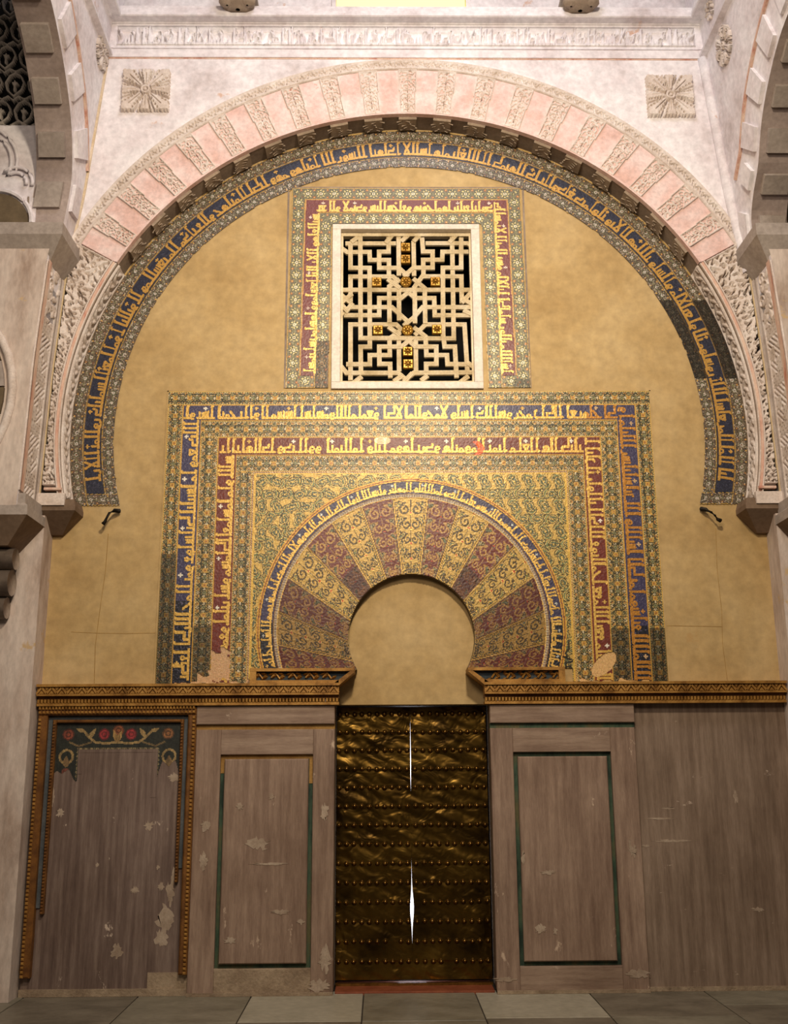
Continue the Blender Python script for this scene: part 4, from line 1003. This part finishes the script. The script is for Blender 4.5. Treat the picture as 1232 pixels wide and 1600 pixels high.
r.stroke([(x5+.04, z5+.075), (x5-.03, z5+.10)], .0075, col=(34, 28, 18), gold=0)
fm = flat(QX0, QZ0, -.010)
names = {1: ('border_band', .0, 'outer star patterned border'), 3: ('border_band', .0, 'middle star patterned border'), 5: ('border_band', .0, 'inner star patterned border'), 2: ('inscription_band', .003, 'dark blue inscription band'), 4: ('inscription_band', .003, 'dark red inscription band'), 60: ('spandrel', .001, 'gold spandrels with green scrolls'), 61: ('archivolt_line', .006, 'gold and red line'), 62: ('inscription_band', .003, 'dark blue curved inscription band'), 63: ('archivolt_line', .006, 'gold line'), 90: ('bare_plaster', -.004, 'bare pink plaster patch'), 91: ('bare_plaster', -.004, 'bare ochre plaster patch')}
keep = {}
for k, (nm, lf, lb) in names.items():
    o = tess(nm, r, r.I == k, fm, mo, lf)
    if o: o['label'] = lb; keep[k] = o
for k, pk in ((20, 2), (40, 4), (64, 62)):
    words(r, k, fm, keep[pk], .0055)
for k in range(-7, 8):
    o = tess('voussoir', r, r.I == 78+k, fm, mo, .001+.004*(k % 2))
    if o: o['label'] = 'dark red scroll voussoir' if abs(k) % 2 else 'gold scroll voussoir'
b = MB(); b.box(-2.075, -1.30, -.006, 0, 2.275, 2.30); b.box(1.23, 2.072, -.006, 0, 2.275, 2.30); b.box(-2.07, -2.055, -.008, 0, 2.29, 4.765); b.box(2.052, 2.066, -.008, 0, 2.29, 4.765); b.box(-2.07, 2.066, -.008, 0, 4.757, 4.77); b.obj('plaster_edge', 'yellow', mo)

# ---------- mosaic round the window
mw = thing('window_mosaic', 'mosaic border of flowers and red inscription round the lattice window', 'mosaic', (0, 0, 4.8))
r = R(2.10, 1.90, .0064); wx = np.interp(r.Y, [0, 1.9], [1.052, 1.022])   # half width narrows a little upwards
X = r.X-1.05; Z = r.Y+4.79; AX = np.abs(X); B1, B2, B3 = .118, .245, .365
ds = wx-AX; dt = 6.692-Z
lv = np.zeros(X.shape, int); inside = (ds > 0) & (dt > 0); lv[inside] = 1; lv[(ds > B1) & (dt > B1) & (Z > 4.90)] = 2; lv[(ds > B2) & (dt > B2) & (Z > 4.79)] = 3
lv[(ds > B3) & (dt > B3-.012)] = 0; lv[(AX < .7) & (Z < 6.33) & (X > -.668) & (X < .642)] = 0
r.I[:] = lv
m1 = lv == 1; top = dt < B1
C1 = np.where((dt < np.minimum(B1, ds))[..., None], rosette_cols(X, dt-B1/2, B1), rosette_cols(Z, ds-B1/2, B1)); r.C[m1] = C1[m1]
low = m1 & (Z < 4.90) & (ds > B1*.9); r.C[low] = rosette_cols(X, Z-4.85, B1)[low]
C3 = np.where((dt < np.minimum(B3, ds))[..., None], rosette_cols(X, dt-(B2+B3)/2, B3-B2), rosette_cols(Z, ds-(B2+B3)/2, B3-B2)); m3 = lv == 3; r.C[m3] = C3[m3]; r.G[m1 | m3] = .3
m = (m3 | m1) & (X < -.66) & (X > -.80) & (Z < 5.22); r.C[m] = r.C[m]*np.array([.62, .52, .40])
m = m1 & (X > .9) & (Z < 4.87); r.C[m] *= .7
m = lv == 2; r.C[m] = (112, 56, 52); r.G[m] = 0
e = .005; fr_ = m & ((np.abs(ds-B1) < e*1.6) | (np.abs(ds-B2) < e*1.6) & (dt > B2) | (np.abs(dt-B1) < e*1.6) | (np.abs(dt-B2) < e*1.6) & (ds > B2)); r.C[fr_] = (186, 140, 74)
GW = (212, 176, 96)
xi = 1.05
text(r, WIN_R, 1.62, .095, lambda x, y: (xi+.788+np.interp(x, [0, 1.8], [.018, -.005])+y, .135+x), .0085, GW, 20, orn=(206, 186, 170))
text(r, WIN_T, 1.56, .095, lambda x, y: (xi+.765-x, 6.692-4.79-B2+.016+y), .0085, GW, 20, orn=(206, 186, 170))
text(r, WIN_L, 1.50, .095, lambda x, y: (xi-.788+np.interp(x, [0, 1.5], [.005, -.014])-y, 6.692-4.79-B2-.02-x), .0085, GW, 20, orn=(206, 186, 170))
r.I[(r.I % 1000 == 20) & (lv != 2)] = 0; z = (r.I == 0) & (lv > 0); r.I[z] = lv[z]
fm = flat(-1.05+-.012, 4.79, -.010)
for k, nm, lb in ((1, 'border_band', 'outer flower border'), (3, 'border_band', 'inner flower border'), (2, 'inscription_band', 'dull red inscription band')):
    o = tess(nm, r, r.I == k, fm, mw, .003 if k == 2 else 0); o['label'] = lb
    if k == 2: keep2 = o
words(r, 20, fm, keep2, .0055)
b = MB(); b.box(-1.078, -1.062, -.006, 0, 4.79, 6.69); b.box(1.03, 1.045, -.006, 0, 4.79, 6.69); b.box(-1.08, 1.05, -.006, 0, 6.692, 6.705); b.obj('plaster_edge', 'shade', mw)

# ---------- mosaic band along the great arch
ma = thing('arch_mosaic', 'curved mosaic band with dark blue inscription lining the great arch', 'mosaic', (0, 0, 3.75))
a0, a1 = math.radians(-15.6), math.radians(195.6); RR0 = 2.493
r = R(2.68*(a1-a0), .378, .0072); T = r.Y+RR0; an = a0+r.X/2.68
zz = AC[1]+T*np.sin(an); xx_ = T*np.cos(an)
r.I[:] = 1; r.I[T > 2.603] = 2; r.I[T > 2.756] = 3
endc = zz < 3.757+.10; r.I[endc & (r.I == 2)] = 1
m = r.I == 1; r.C[m] = np.where(endc[..., None], speck_cols(r.Y, zz-3.807, .10), speck_cols(r.X, T-2.548, .11))[m]
m = r.I == 3; r.C[m] = speck_cols(r.X, T-2.813, .114)[m]
m = r.I == 2; r.C[m] = (38, 40, 56); nz = rng.random(r.X.shape); r.C[m & (nz > .9)] = (60, 62, 80); r.C[m & (np.abs(T-2.603) < .006)] = (70, 58, 46); r.C[m & (np.abs(T-2.753) < .006)] = (120, 96, 60)
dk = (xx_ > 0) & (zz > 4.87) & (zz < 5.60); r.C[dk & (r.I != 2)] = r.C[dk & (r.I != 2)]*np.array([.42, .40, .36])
text(r, ARC_BIG, r.w-.58, .118, lambda x, y: (.29+x, 2.603-RR0+.022+y), .0095, (190, 146, 72), 20, orn=(190, 146, 72))
r.I[(r.I % 1000 == 20) & ((T < 2.604) | (T > 2.756))] = 1
edge_j = np.sin(r.X*9)*.003+np.sin(r.X*47)*.0015
r.I[(T < RR0+.008+edge_j)] = 0; r.I[zz < 3.757] = 0
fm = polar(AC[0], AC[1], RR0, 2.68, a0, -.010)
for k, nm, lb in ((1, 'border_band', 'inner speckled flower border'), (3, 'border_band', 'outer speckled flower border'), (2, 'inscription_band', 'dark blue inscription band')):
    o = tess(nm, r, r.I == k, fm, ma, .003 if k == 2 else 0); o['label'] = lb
    if k == 2: kb = o
words(r, 20, fm, kb, .0055)

# ---------- window frame and lattice
w1 = struct('window_1')
b = MB()
fx0, fx1, fz0, fz1 = -.672, .632, 4.775, 6.325
for bx in ((fx0, fx0+.075, fz0+.06, fz1-.05), (fx1-.075, fx1, fz0+.06, fz1-.05), (fx0, fx1, fz1-.05, fz1), (fx0, fx1, fz0, fz0+.06)): b.bevbox(bx[0], bx[1], -.03, .14, bx[2], bx[3], .004)
b.obj('outer_frame', 'winframe', w1)
lt = thing('window_lattice', 'pale marble lattice of interlaced straps with gilded rosettes in the square window', 'lattice', (-.02, .06, 4.85))
def UV(u, v, Y=.05):
    d = ray(u, v); k = (Y-CAM[1])/d[1]; return (CAM[0]+k*d[0], CAM[2]+k*d[2])
# lattice lines: column and row axes measured in metres about the centre of the window
TOPZ, BOTZ = 6.245, 4.868
def Q(pts): return [UV(500+x/4.369, 328+y/4.369, .06) for x, y in pts]
paths = [[(175, 232), (520, 232)], [(210, 232), (210, 400), (340, 400), (342, 938), (279, 938), (281, 1105)], [(277, 180), (279, 880), (630, 880)],
 [(128, 250), (188, 292), (340, 290), (342, 345), (472, 345), (472, 455)], [(470, 190), (470, 290), (405, 290), (406, 400), (540, 400), (605, 460)],
 [(538, 190), (540, 455)], [(210, 640), (210, 458), (500, 458), (545, 500)], [(150, 550), (1045, 550)], [(545, 478), (474, 528), (476, 775)],
 [(165, 722), (406, 722), (406, 605), (556, 605), (628, 545)], [(200, 668), (492, 668), (600, 765)], [(540, 560), (542, 760)],
 [(210, 1165), (210, 785), (522, 785), (562, 825)], [(548, 830), (476, 882), (478, 995), (342, 995), (342, 1057), (180, 1057)],
 [(635, 875), (560, 938), (406, 938), (407, 1056), (480, 1056), (482, 1150)], [(540, 890), (542, 1105)], [(128, 1050), (182, 1116), (535, 1116), (592, 1165)],
 [(462, 478), (548, 540)], [(468, 803), (550, 862)],
 # right half
 [(722, 232), (1015, 232)], [(965, 195), (965, 400), (840, 400), (842, 860), (852, 938), (922, 938), (934, 1150)], [(903, 185), (915, 880), (600, 880)],
 [(1015, 290), (838, 290), (836, 345), (706, 345), (708, 455)], [(698, 195), (705, 290), (770, 290), (770, 400), (640, 400), (572, 460)],
 [(640, 215), (644, 455)], [(970, 640), (966, 458), (700, 458), (640, 540)], [(638, 474), (716, 540), (720, 780)], [(1045, 722), (785, 722), (781, 605), (650, 605), (590, 553)],
 [(1045, 668), (702, 668), (640, 740), (572, 795)], [(648, 560), (650, 780)], [(1008, 1105), (988, 785), (722, 785), (648, 858)],
 [(640, 805), (722, 868), (728, 995), (868, 995), (872, 1056), (1015, 1058)], [(600, 888), (650, 938), (795, 938), (796, 1056), (726, 1056), (727, 1110)],
 [(655, 885), (657, 1105)], [(1050, 1112), (642, 1116), (582, 1165)],
 # knots along the rim
 [(215, 225), (290, 172)], [(450, 232), (500, 172)], [(556, 222), (622, 162)], [(640, 222), (690, 170)], [(885, 228), (935, 172)],
 [(225, 1190), (288, 1142)], [(505, 1175), (562, 1138)], [(575, 1180), (632, 1118)], [(690, 1170), (738, 1136)], [(955, 1185), (1015, 1138)],
 [(128, 572), (215, 640)], [(222, 578), (140, 645)], [(125, 625), (185, 692), (225, 640)], [(122, 688), (165, 722)],
 [(1040, 562), (968, 640)], [(975, 612), (1052, 655)], [(980, 690), (1052, 725)], [(1010, 232), (1042, 262)], [(1010, 1050), (1062, 1085)]]
PROF = [(-1, -1), (-1, .72), (-.68, 1), (-.36, .72), (0, 1.05), (.36, .72), (.68, 1), (1, .72), (1, -1)]
def strap(pts, w_=.0202, dep=.034, yc=.06, push=0):
    """one continuous mitred strap"""
    b = MB(); P_ = [np.array(p) for p in pts]; T_ = [(q-p)/np.linalg.norm(q-p) for p, q in zip(P_[:-1], P_[1:])]; rs = []
    for i, p in enumerate(P_):
        t0 = T_[max(i-1, 0)]; t1 = T_[min(i, len(T_)-1)]; n0 = np.array([-t0[1], t0[0]]); n1 = np.array([-t1[1], t1[0]]); m_ = n0+n1; m_ /= np.linalg.norm(m_); m_ = m_/max(.45, float(m_ @ n0))
        rs.append([(p[0]+m_[0]*o_*w_, yc-push-h_*dep*.5, p[1]+m_[1]*o_*w_) for o_, h_ in PROF])
    b.rings(rs); return b.obj('strap', 'lattice', lt)
for k, p in enumerate(paths):
    diag = len(p) == 2 and abs(p[0][0]-p[1][0]) > 20 and abs(p[0][1]-p[1][1]) > 20
    strap(Q(p), push=.007 if diag else (.0035*(k % 3)-.002))
b = MB()
for x0, x1, z0, z1 in ((-.605, -.578, BOTZ, TOPZ-.005), (.542, .565, BOTZ, TOPZ-.005), (-.605, .565, TOPZ-.005, 6.285), (-.605, .565, 4.83, BOTZ)): b.box(x0, x1, .035, .10, z0, z1)
b.obj('inner_rim', 'lattice', lt)
def gilt_rosette(x, z, round_=False):
    b = MB(); s_ = .042
    if round_: b.lathe([(.05, 0), (.05, .02), (.042, .028), (.034, .022)], (x, .05, z), 16, 'y')
    else: b.bevbox(x-s_, x+s_, .028, .07, z-s_, z+s_, .006)
    o = b.obj('rosette', 'gold', lt)
    b = MB()
    for k in range(8): b.leaf(x+math.cos(k*PI/4)*.008, z+math.sin(k*PI/4)*.008, k*PI/4, .03, .018, .026, .012)
    b.lathe([(.011, 0), (.011, .008), (.006, .014), (.001, .015)], (x, .024, z), 8, 'y'); b.obj('petals', 'gold', o)
for u, v in ((634, 387.5), (634, 406), (589, 441.5), (680.5, 441), (591, 516.5), (683, 515.5), (637.5, 550), (638, 569.5)): gilt_rosette(*UV(u, v))
for u, v in ((634.5, 441.5), (637, 517)): gilt_rosette(*UV(u, v), True)

# ---------- ledge mouldings, dado panels
def ledge(nm, x0, x1, xi, lb):
    t = thing(nm, lb, 'moulding', ((x0+x1)/2, -.1, 2.2), 'gilded ledges')
    b = MB(); b.box(x0, x1, -.165, -.0, 2.262, 2.282); b.box(x0, x1, -.15, 0, 2.192, 2.205); b.box(x0, x1, -.135, 0, 2.205, 2.262); b.obj('shelf', 'gilt', t)
    b = MB(); n = int((x1-x0)/.078); p = (x1-x0)/n
    for k in range(n):
        x = x0+k*p
        for a, c in (((x, 2.208), (x+p/2, 2.258)), ((x+p/2, 2.258), (x+p, 2.208))):
            d = math.atan2(c[1]-a[1], c[0]-a[0]); nx, nz = -math.sin(d)*.007, math.cos(d)*.007
            b.prism([(a[0]-nx, a[1]-nz), (c[0]-nx, c[1]-nz), (c[0]+nx, c[1]+nz), (a[0]+nx, a[1]+nz)], -.152, -.134)
        b.prism([(x+p*.28, 2.208), (x+p*.72, 2.208), (x+p*.5, 2.232)], -.148, -.134)
        b.prism([(x-p*.2, 2.258), (x+p*.2, 2.258), (x, 2.235)], -.148, -.134) if k else None
    b.obj('zigzag_carving', 'gilt', t)
    b = MB(); b.box(x0, x1, -.10, 0, 2.165, 2.192); b.obj('neck', 'giltdark', t)
    b = MB(); n = int((x1-x0)/.026)
    for k in range(n):
        x = x0+(k+.1)*(x1-x0)/n; b.bevbox(x, x+.018, -.132, -.08, 2.135, 2.166, .006)
    b.obj('dentil_row', 'gilt', t); b = MB(); b.box(x0, x1, -.125, 0, 2.115, 2.136); b.obj('lower_fillet', 'gilt', t)
    return t
ledge('gilded_ledge', -2.945, -.585, 0, 'gilded zigzag ledge above the marble panels left of the door')
ledge('gilded_ledge', .562, 2.945, 0, 'gilded zigzag ledge above the marble panels right of the door')
def imposts(sgn, xa, xb, xc, lb):
    """trapezium impost: xa outer end, xb inner top, xc inner bottom"""
    t = thing('impost', lb, 'impost', ((xa+xb)/2, -.1, 2.28), 'gilded imposts of the niche')
    P_ = [(sgn*xa, 2.30), (sgn*xc, 2.30), (sgn*xb, 2.375), (sgn*xa, 2.375)]
    b = MB(); b.prism(P_, -.10, .2); b.obj('ground', 'bluewood', t)
    b = MB(); b.prism([(sgn*xa, 2.282), (sgn*(xc), 2.282), (sgn*(xc), 2.305), (sgn*xa, 2.305)], -.15, .2)
    b.prism([(sgn*xa, 2.375), (sgn*(xb-.006), 2.375), (sgn*(xb-.01), 2.398), (sgn*xa, 2.398)], -.15, .2)
    b.prism([(sgn*xc, 2.262), (sgn*(xb-.012), 2.37), (sgn*(xb+.02), 2.378), (sgn*(xc+.035), 2.282)], -.15, .2)
    b.prism([(sgn*xa, 2.28), (sgn*(xa-.05), 2.28), (sgn*(xa-.05), 2.40), (sgn*xa, 2.40)], -.148, -.09); b.obj('gilt_frame', 'gilt', t)
    b = MB(); n = 9; L_ = xa-.09-xc-.0
    prev = None
    for k in range(n*2+1):
        x = xc+.06+k*L_/(n*2); z = 2.34+(.022 if k % 2 else -.022)*(1 if k % 4 < 2 else .6)
        if prev and k % 4 in (1, 2): b.tube([(sgn*prev[0], -.112, prev[1]), (sgn*x, -.112, z)], .008, 5)
        if k % 2: 
            for q in (-.5, .5): b.leaf(sgn*x, z, (PI if sgn < 0 else 0)+q+(-.3 if k % 4 < 2 else .3), .06, .028, -.102, .028)
        else: b.leaf(sgn*x, z, (0 if sgn < 0 else PI)+.5, .05, .025, -.102, .025)
        prev = (x, z)
    b.obj('leaf_carving', 'gilt', t)
imposts(-1, 1.285, .470, .586, 'gilded impost with leaf carving at the left foot of the niche arch')
imposts(1, 1.20, .443, .562, 'gilded impost with leaf carving at the right foot of the niche arch')

def pilaster(lb, x0, x1, g0, g1, gz0, gz1, glo, ghi, nm='dado_panel'):
    t = thing(nm, lb, 'panel', ((x0+x1)/2, -.06, 0), 'marble panels flanking the door')
    yf = -.075
    b = MB(); b.bevbox(x0, x1, yf-.022, 0, 1.968, 2.115, .006); b.obj('lintel', 'dado_h', t)
    b = MB(); b.box(x0, x1, yf+.01, 0, 1.93, 1.968); b.obj('groove_line', glo, t)
    b = MB(); b.bevbox(x0, g0, yf, 0, 0, 1.93, .004); b.obj('stile', 'dado', t)
    b = MB(); b.bevbox(g1, x1, yf, 0, 0, 1.93, .004); b.obj('stile', 'dado', t)
    b = MB(); b.bevbox(g0, g1, yf, 0, gz1, 1.93, .004); b.obj('rail', 'dado_h', t)
    b = MB(); b.bevbox(g0, g1, yf, 0, 0, gz0, .004); b.obj('rail', 'mortar' if glo == 'ochregroove' else 'dado_h', t)
    b = MB(); b.box(g0, g1, yf+.04, 0, gz0, gz1); b.obj('groove', ghi, t)
    if glo == 'ochregroove':
        b = MB(); b.box(g0, g1, yf+.034, 0, gz1-.032, gz1); b.box(g0, g0+.03, yf+.036, 0, gz1-.14, gz1-.03); b.box(g1-.03, g1, yf+.036, 0, gz1-.22, gz1-.03); b.obj('gilt_groove', 'ochregroove', t)
    b = MB(); b.bevbox(g0+.034, g1-.034, yf-.004, 0, gz0+.034, gz1-.034, .008); b.obj('field', 'dado', t)
    b = MB(); b.box(x0+.0, x1-.0, yf-.022, 0, 0, .022); b.obj('base_mortar', 'mortar', t)
    return t
PL = pilaster('marble panel with ochre and green groove just left of the brass door', -1.70, -.618, -1.505, -.785, .185, 1.738, 'ochregroove', 'green')
PR = pilaster('marble panel with dark green groove just right of the brass door', .602, 1.742, .778, 1.545, .185, 1.745, 'green', 'green')
# far right plain slab
t = thing('plain_dado', 'plain streaked brown marble slab at far right under the ledge', 'panel', (2.35, -.02, 0))
SL = t
b = MB(); b.box(1.742, 2.955, -.035, 0, 0, 2.115); b.obj('slab', 'dado_right', t)
b = MB(); b.box(1.742, 2.955, -.055, -.03, 0, .03); b.obj('base_mortar', 'mortar', t)
# far left framed panel
t = thing('framed_panel', 'dark marble panel with gilded frame and painted flowers at far left', 'panel', (-2.31, -.05, 0))
FP = t
b = MB(); b.box(-2.945, -1.70, -.035, 0, 0, 2.115); b.obj('field', 'dado_dark', t)
b = MB(); b.box(-2.945, -1.70, -.06, -.03, 0, .05); b.box(-2.0, -1.70, -.045, -.03, .05, .16); b.obj('base_mortar', 'mortar', t)
def rail(x0, x1, z0, z1, vert, nm='frame_rail'):
    b = MB(); b.bevbox(x0, x1, -.10, -.03, z0, z1, .012); o = b.obj(nm, 'giltdark', t)
    b = MB()
    if vert:
        xm = x0+.018 if x0 < -2.3 else x1-.018; n = int((z1-z0)/.03)
        for k in range(n): b.bevbox(xm-.011, xm+.011, -.112, -.09, z0+k*.03+.004, z0+k*.03+.024, .005)
    else:
        n = int((x1-x0)/.03)
        for k in range(n): b.bevbox(x0+k*.03+.004, x0+k*.03+.024, -.112, -.09, z0+.012, z0+.032, .005)
    b.obj('bead_row', 'gilt', o)
rail(-2.935, -1.70, 2.045, 2.105, False)
b = MB(); n = 48
for k in range(n): b.bevbox(-2.93+k*1.225/n, -2.93+k*1.225/n+.018, -.118, -.06, 2.088, 2.112, .005)
b.obj('dentil_row', 'gilt', t)
rail(-2.935, -2.862, .135, 2.045, True); rail(-1.765, -1.70, .15, 2.045, True)
b = MB(); b.box(-2.862, -2.825, -.05, -.03, .62, 2.03); b.box(-2.825, -1.80, -.05, -.03, 2.012, 2.04); b.box(-1.80, -1.765, -.05, -.03, .9, 2.03); b.obj('blue_strip', 'bluestrip', t)
def inner(x0, x1, z0, z1):
    b = MB(); b.bevbox(x0, x1, -.075, -.03, z0, z1, .008)
    if z1-z0 > x1-x0:
        for k in range(int((z1-z0)/.024)): b.bevbox(x0+.004, x1-.004, -.084, -.06, z0+k*.024, z0+k*.024+.014, .004)
    b.obj('inner_bead', 'giltdark', t)
inner(-2.825, -2.797, .58, 2.012); inner(-1.825, -1.80, .80, 2.012); inner(-2.797, -1.825, 1.988, 2.012)
r = R(.972, .46, .0062, (38, 42, 34)); r.I[:] = 1; W_, H_ = r.w, r.h
LG = (170, 142, 92)
for (x, z, c) in ((.09, .37, (150, 74, 52)), (.37, .37, (168, 52, 56)), (.58, .37, (168, 52, 56)), (.87, .375, (168, 112, 66)), (.48, .40, (160, 92, 56))):
    r.disc(x, z, .045, col=tuple(np.array(c)*.6)); r.disc(x, z, .036, col=c); r.ring(x, z, .018, .005, col=tuple(np.array(c)*.65))
for s_ in (-1, 1):
    for x0 in (.475,):
        r.stroke([(x0, .31), (x0+s_*.09, .30), (x0+s_*.17, .31), (x0+s_*.22, .345), (x0+s_*.27, .40)], .009, col=LG); r.leaf(x0+s_*.22, .345, PI/2+s_*.6, .09, .035, col=LG); r.leaf(x0+s_*.26, .39, PI/2-s_*1.2, .07, .03, col=LG); r.leaf(x0, .31, PI/2+s_*.35, .10, .035, col=(180, 142, 84))
    r.stroke([(x0+s_*.2, .31), (x0+s_*.3, .28), (x0+s_*.37, .31)], .007, col=(120, 100, 66))
for x in (.085, .885): r.ring(x, .20, .05, .009, col=LG); r.leaf(x, .12, PI/2, .09, .05, col=(140, 112, 74)); r.disc(x, .085, .03, col=(120, 66, 50))
for k in range(44): r.disc(.17+k*.0145, .262, .006, col=(150, 132, 96)); 
for k in range(30): r.disc(.168, .03+k*.0078*1.0, .004, col=(150, 132, 96)); r.disc(W_-.168, .03+k*.0078, .004, col=(150, 132, 96))
rag = .06*np.sin(r.X*23)+.035*np.sin(r.X*61+1)
msk = ~((r.X > .178) & (r.X < W_-.178) & (r.Y < .252)) & (r.Y > np.where(r.X < .5, .06+rag*.6, .10+rag))
o = tess('painted_flowers', r, msk, flat(-2.797, 1.53, -.037), t, 0, .0004); o.data.materials[0] = MT['paint']; o['label'] = 'dark green border painted with red roses and gold scrolls'
b = MB(); b.box(-2.62, -2.585, -.0375, -.03, 1.60, 1.76); b.box(-2.045, -2.0, -.0375, -.03, 1.42, 1.76); b.box(-2.62, -2.0, -.0375, -.03, 1.761, 1.785); b.obj('faded_line', 'dado_dark', t)

def chips(t, yf, spots):
    for i_, (u, v, w_, h_) in enumerate(spots):
        x, z = UV(u, v, yf); rs = random.Random(int(u*7+v)); n = 26
        pl = [(x+math.cos(a)*w_*.00255*rs.uniform(.35, 1.05), z+math.sin(a)*h_*.00265*rs.uniform(.35, 1.05)) for a in [2*PI*k/n for k in range(n)]]
        b = MB(); b.prism(pl, yf-.0008-.0003*(i_ % 5), yf+.004); b.obj('plaster_chip', 'patch', t)
chips(FP, -.035, [(258, 1440, 30, 52), (252, 1465, 22, 34), (266, 1395, 14, 44), (271, 1372, 10, 30), (94, 1270, 16, 14), (210, 1391, 18, 12), (233, 1290, 18, 16), (252, 1385, 13, 14), (247, 1355, 7, 9), (183, 1487, 22, 24), (272, 1215, 24, 16), (82, 1245, 8, 36), (152, 1352, 7, 8)])
chips(PL, -.081, [(405, 1318, 44, 22), (440, 1425, 40, 8), (470, 1440, 16, 10), (425, 1245, 10, 12), (375, 1260, 16, 12), (420, 1350, 60, 5), (360, 1470, 22, 12)])
chips(PL, -.077, [(322, 1290, 18, 22), (318, 1345, 16, 30), (507, 1270, 18, 30), (508, 1500, 24, 44), (498, 1540, 40, 22)])
chips(PR, -.081, [(857, 1363, 26, 9), (846, 1452, 20, 16), (868, 1455, 8, 14), (818, 1340, 8, 22)])
chips(PR, -.077, [(990, 1330, 14, 22), (985, 1320, 6, 24), (998, 1522, 40, 16), (790, 1530, 36, 8)])
chips(SL, -.035, [(1046, 1263, 26, 4), (1035, 1279, 60, 4), (1050, 1314, 70, 5), (1186, 1421, 24, 8), (1010, 1322, 18, 5), (1150, 1245, 8, 22)])
# ---------- brass doors
rows_z = [2.058-.1447*k for k in range(14)]
me_stud = None
def door(nm, x0, x1, side, xs_):
    global me_stud
    t = struct(nm, (x0 if side < 0 else x1, .24, .03)); t['label'] = 'hammered brass door leaf with rows of studs, %s one of the pair' % ('left' if side < 0 else 'right')
    def jag(z):  # half width of the gap along the meeting edges
        z = np.asarray(z, float); g = .0002+.0125*np.exp(-((z-.56)/.115)**2)+.0028*np.exp(-((z-1.66)/.17)**2)+.0016*np.exp(-((z-.62)/.3)**2)+.0008*np.exp(-((z-1.9)/.2)**2); return g*(1.15 if side > 0 else 1.0)
    nz, nx_ = 150, 44
    zz = np.linspace(.045, 2.112, nz); V = []
    U, Zg = np.meshgrid(np.linspace(0, 1, nx_), zz)
    xe = (-.016-jag(Zg)) if side < 0 else (-.016+jag(Zg))
    Xg = (x0+(xe-x0)*U) if side < 0 else (xe+(x1-xe)*U)
    hb = sum(a*np.sin(Xg*fx+Zg*fz+ph) for a, fx, fz, ph in ((.0022, 31, 9, .3), (.002, 17, 47, 1.2), (.0015, 63, 38, 2.0), (.0012, 44, 83, .5), (.002, 11, 21, 4)))
    bk = np.floor((2.058-Zg)/.1447); frac = np.mod((2.058-Zg)/.1447, 1)
    hb = hb*np.sin(np.clip(frac, 0, 1)*PI)**.5+.006*(1-frac)*0+.004*frac
    Y = .24-hb
    Vv = np.stack([Xg.ravel(), Y.ravel(), Zg.ravel()], 1)
    q = []
    idx = np.arange(nz*nx_).reshape(nz, nx_)
    edges = [0]+[int(np.argmin(np.abs(zz-z))) for z in rows_z[::-1]]+[nz-1]
    for a, c in zip(edges[:-1], edges[1:]):
        if c <= a: continue
        sub = idx[a:c+1]; qq = np.stack([sub[:-1, :-1], sub[:-1, 1:], sub[1:, 1:], sub[1:, :-1]], -1).reshape(-1, 4)
        u, inv = np.unique(qq.ravel(), return_inverse=True); vv = Vv[u]
        o = gridmesh('brass_plate', vv, inv.reshape(-1, 4), 'brass', t, smooth=True)
    b = MB(); xi = x1 if side > 0 else x0
    prof = [(float(-.016+side*jag(z)), float(z)) for z in np.linspace(.04, 2.115, 40)]; b.prism(prof+[(xi, 2.115), (xi, .04)], .255, .30); b.obj('wooden_core', 'giltdark', t)
    if me_stud is None:
        b = MB(); b.lathe([(.021, 0), (.021, .004), (.014, .006), (.0145, .010), (.012, .017), (.007, .022), (.001, .0235)], (0, 0, 0), 10, 'y'); me_stud = bpy.data.meshes.new('stud'); me_stud.from_pydata(b.V, [], b.F); me_stud.materials.append(MT['stud']); me_stud.polygons.foreach_set('use_smooth', [True]*len(me_stud.polygons))
    for k, z in enumerate(rows_z):
        for x in xs_:
            if random.random() < .025 and k > 9: continue
            o = bpy.data.objects.new('stud', me_stud); link(o, t); o.location = (x+random.uniform(-.003, .003)-t.location[0], -.004, z+random.uniform(-.003, .003)-t.location[2])
    return t
door('door_1', -.612, -.018, -1, [-.592+k*.0607 for k in range(10)])
door('door_2', -.014, .60, 1, [.020+k*.0615 for k in range(10)])
wd = struct('gap_glow'); b = MB(); b.box(-.12, .10, .52, .54, .03, 2.1); b.obj('gap_glow_panel', 'daylight', wd)  # glowing panel added behind the doors so their gap shows bright
b = MB()
for bx in ((-.7, -.64, .30, .60, 0, 2.2), (.64, .70, .30, .60, 0, 2.2), (-.7, .7, .60, .64, 0, 2.2), (-.7, .7, .30, .64, 2.125, 2.2)): b.box(*bx)
b.obj('dark_passage', 'dark', wb)
ds_ = thing('door_sill', 'low reddish stone sill under the brass doors', 'sill', (0, .1, 0)); b = MB(); b.bevbox(-.605, .59, -.03, .36, -.02, .012, .004); b.obj('sill_stone', 'sill', ds_)
b = MB(); b.box(-.61, .60, .18, .215, .012, .03); b.obj('metal_strip', 'stud', ds_)

# ---------- iron hooks on the plaster
def hook(pts, lb):
    b = MB(); b.tube(pts, [.020, .018, .011, .010, .014, .018], 7); tag(b.obj('iron_hook', 'iron', None, True), lb, 'hook', 'iron hooks in the wall')
hook([(-2.412, -.03, 3.704), (-2.44, -.07, 3.70), (-2.475, -.10, 3.672), (-2.495, -.10, 3.63), (-2.51, -.09, 3.60), (-2.526, -.085, 3.582)], 'bent dark iron hook on the ochre wall below the left end of the arch mosaic')
hook([(2.419, -.02, 3.712), (2.445, -.06, 3.695), (2.48, -.09, 3.665), (2.505, -.10, 3.635), (2.525, -.095, 3.605), (2.554, -.085, 3.595)], 'bent dark iron hook on the ochre wall below the right end of the arch mosaic')
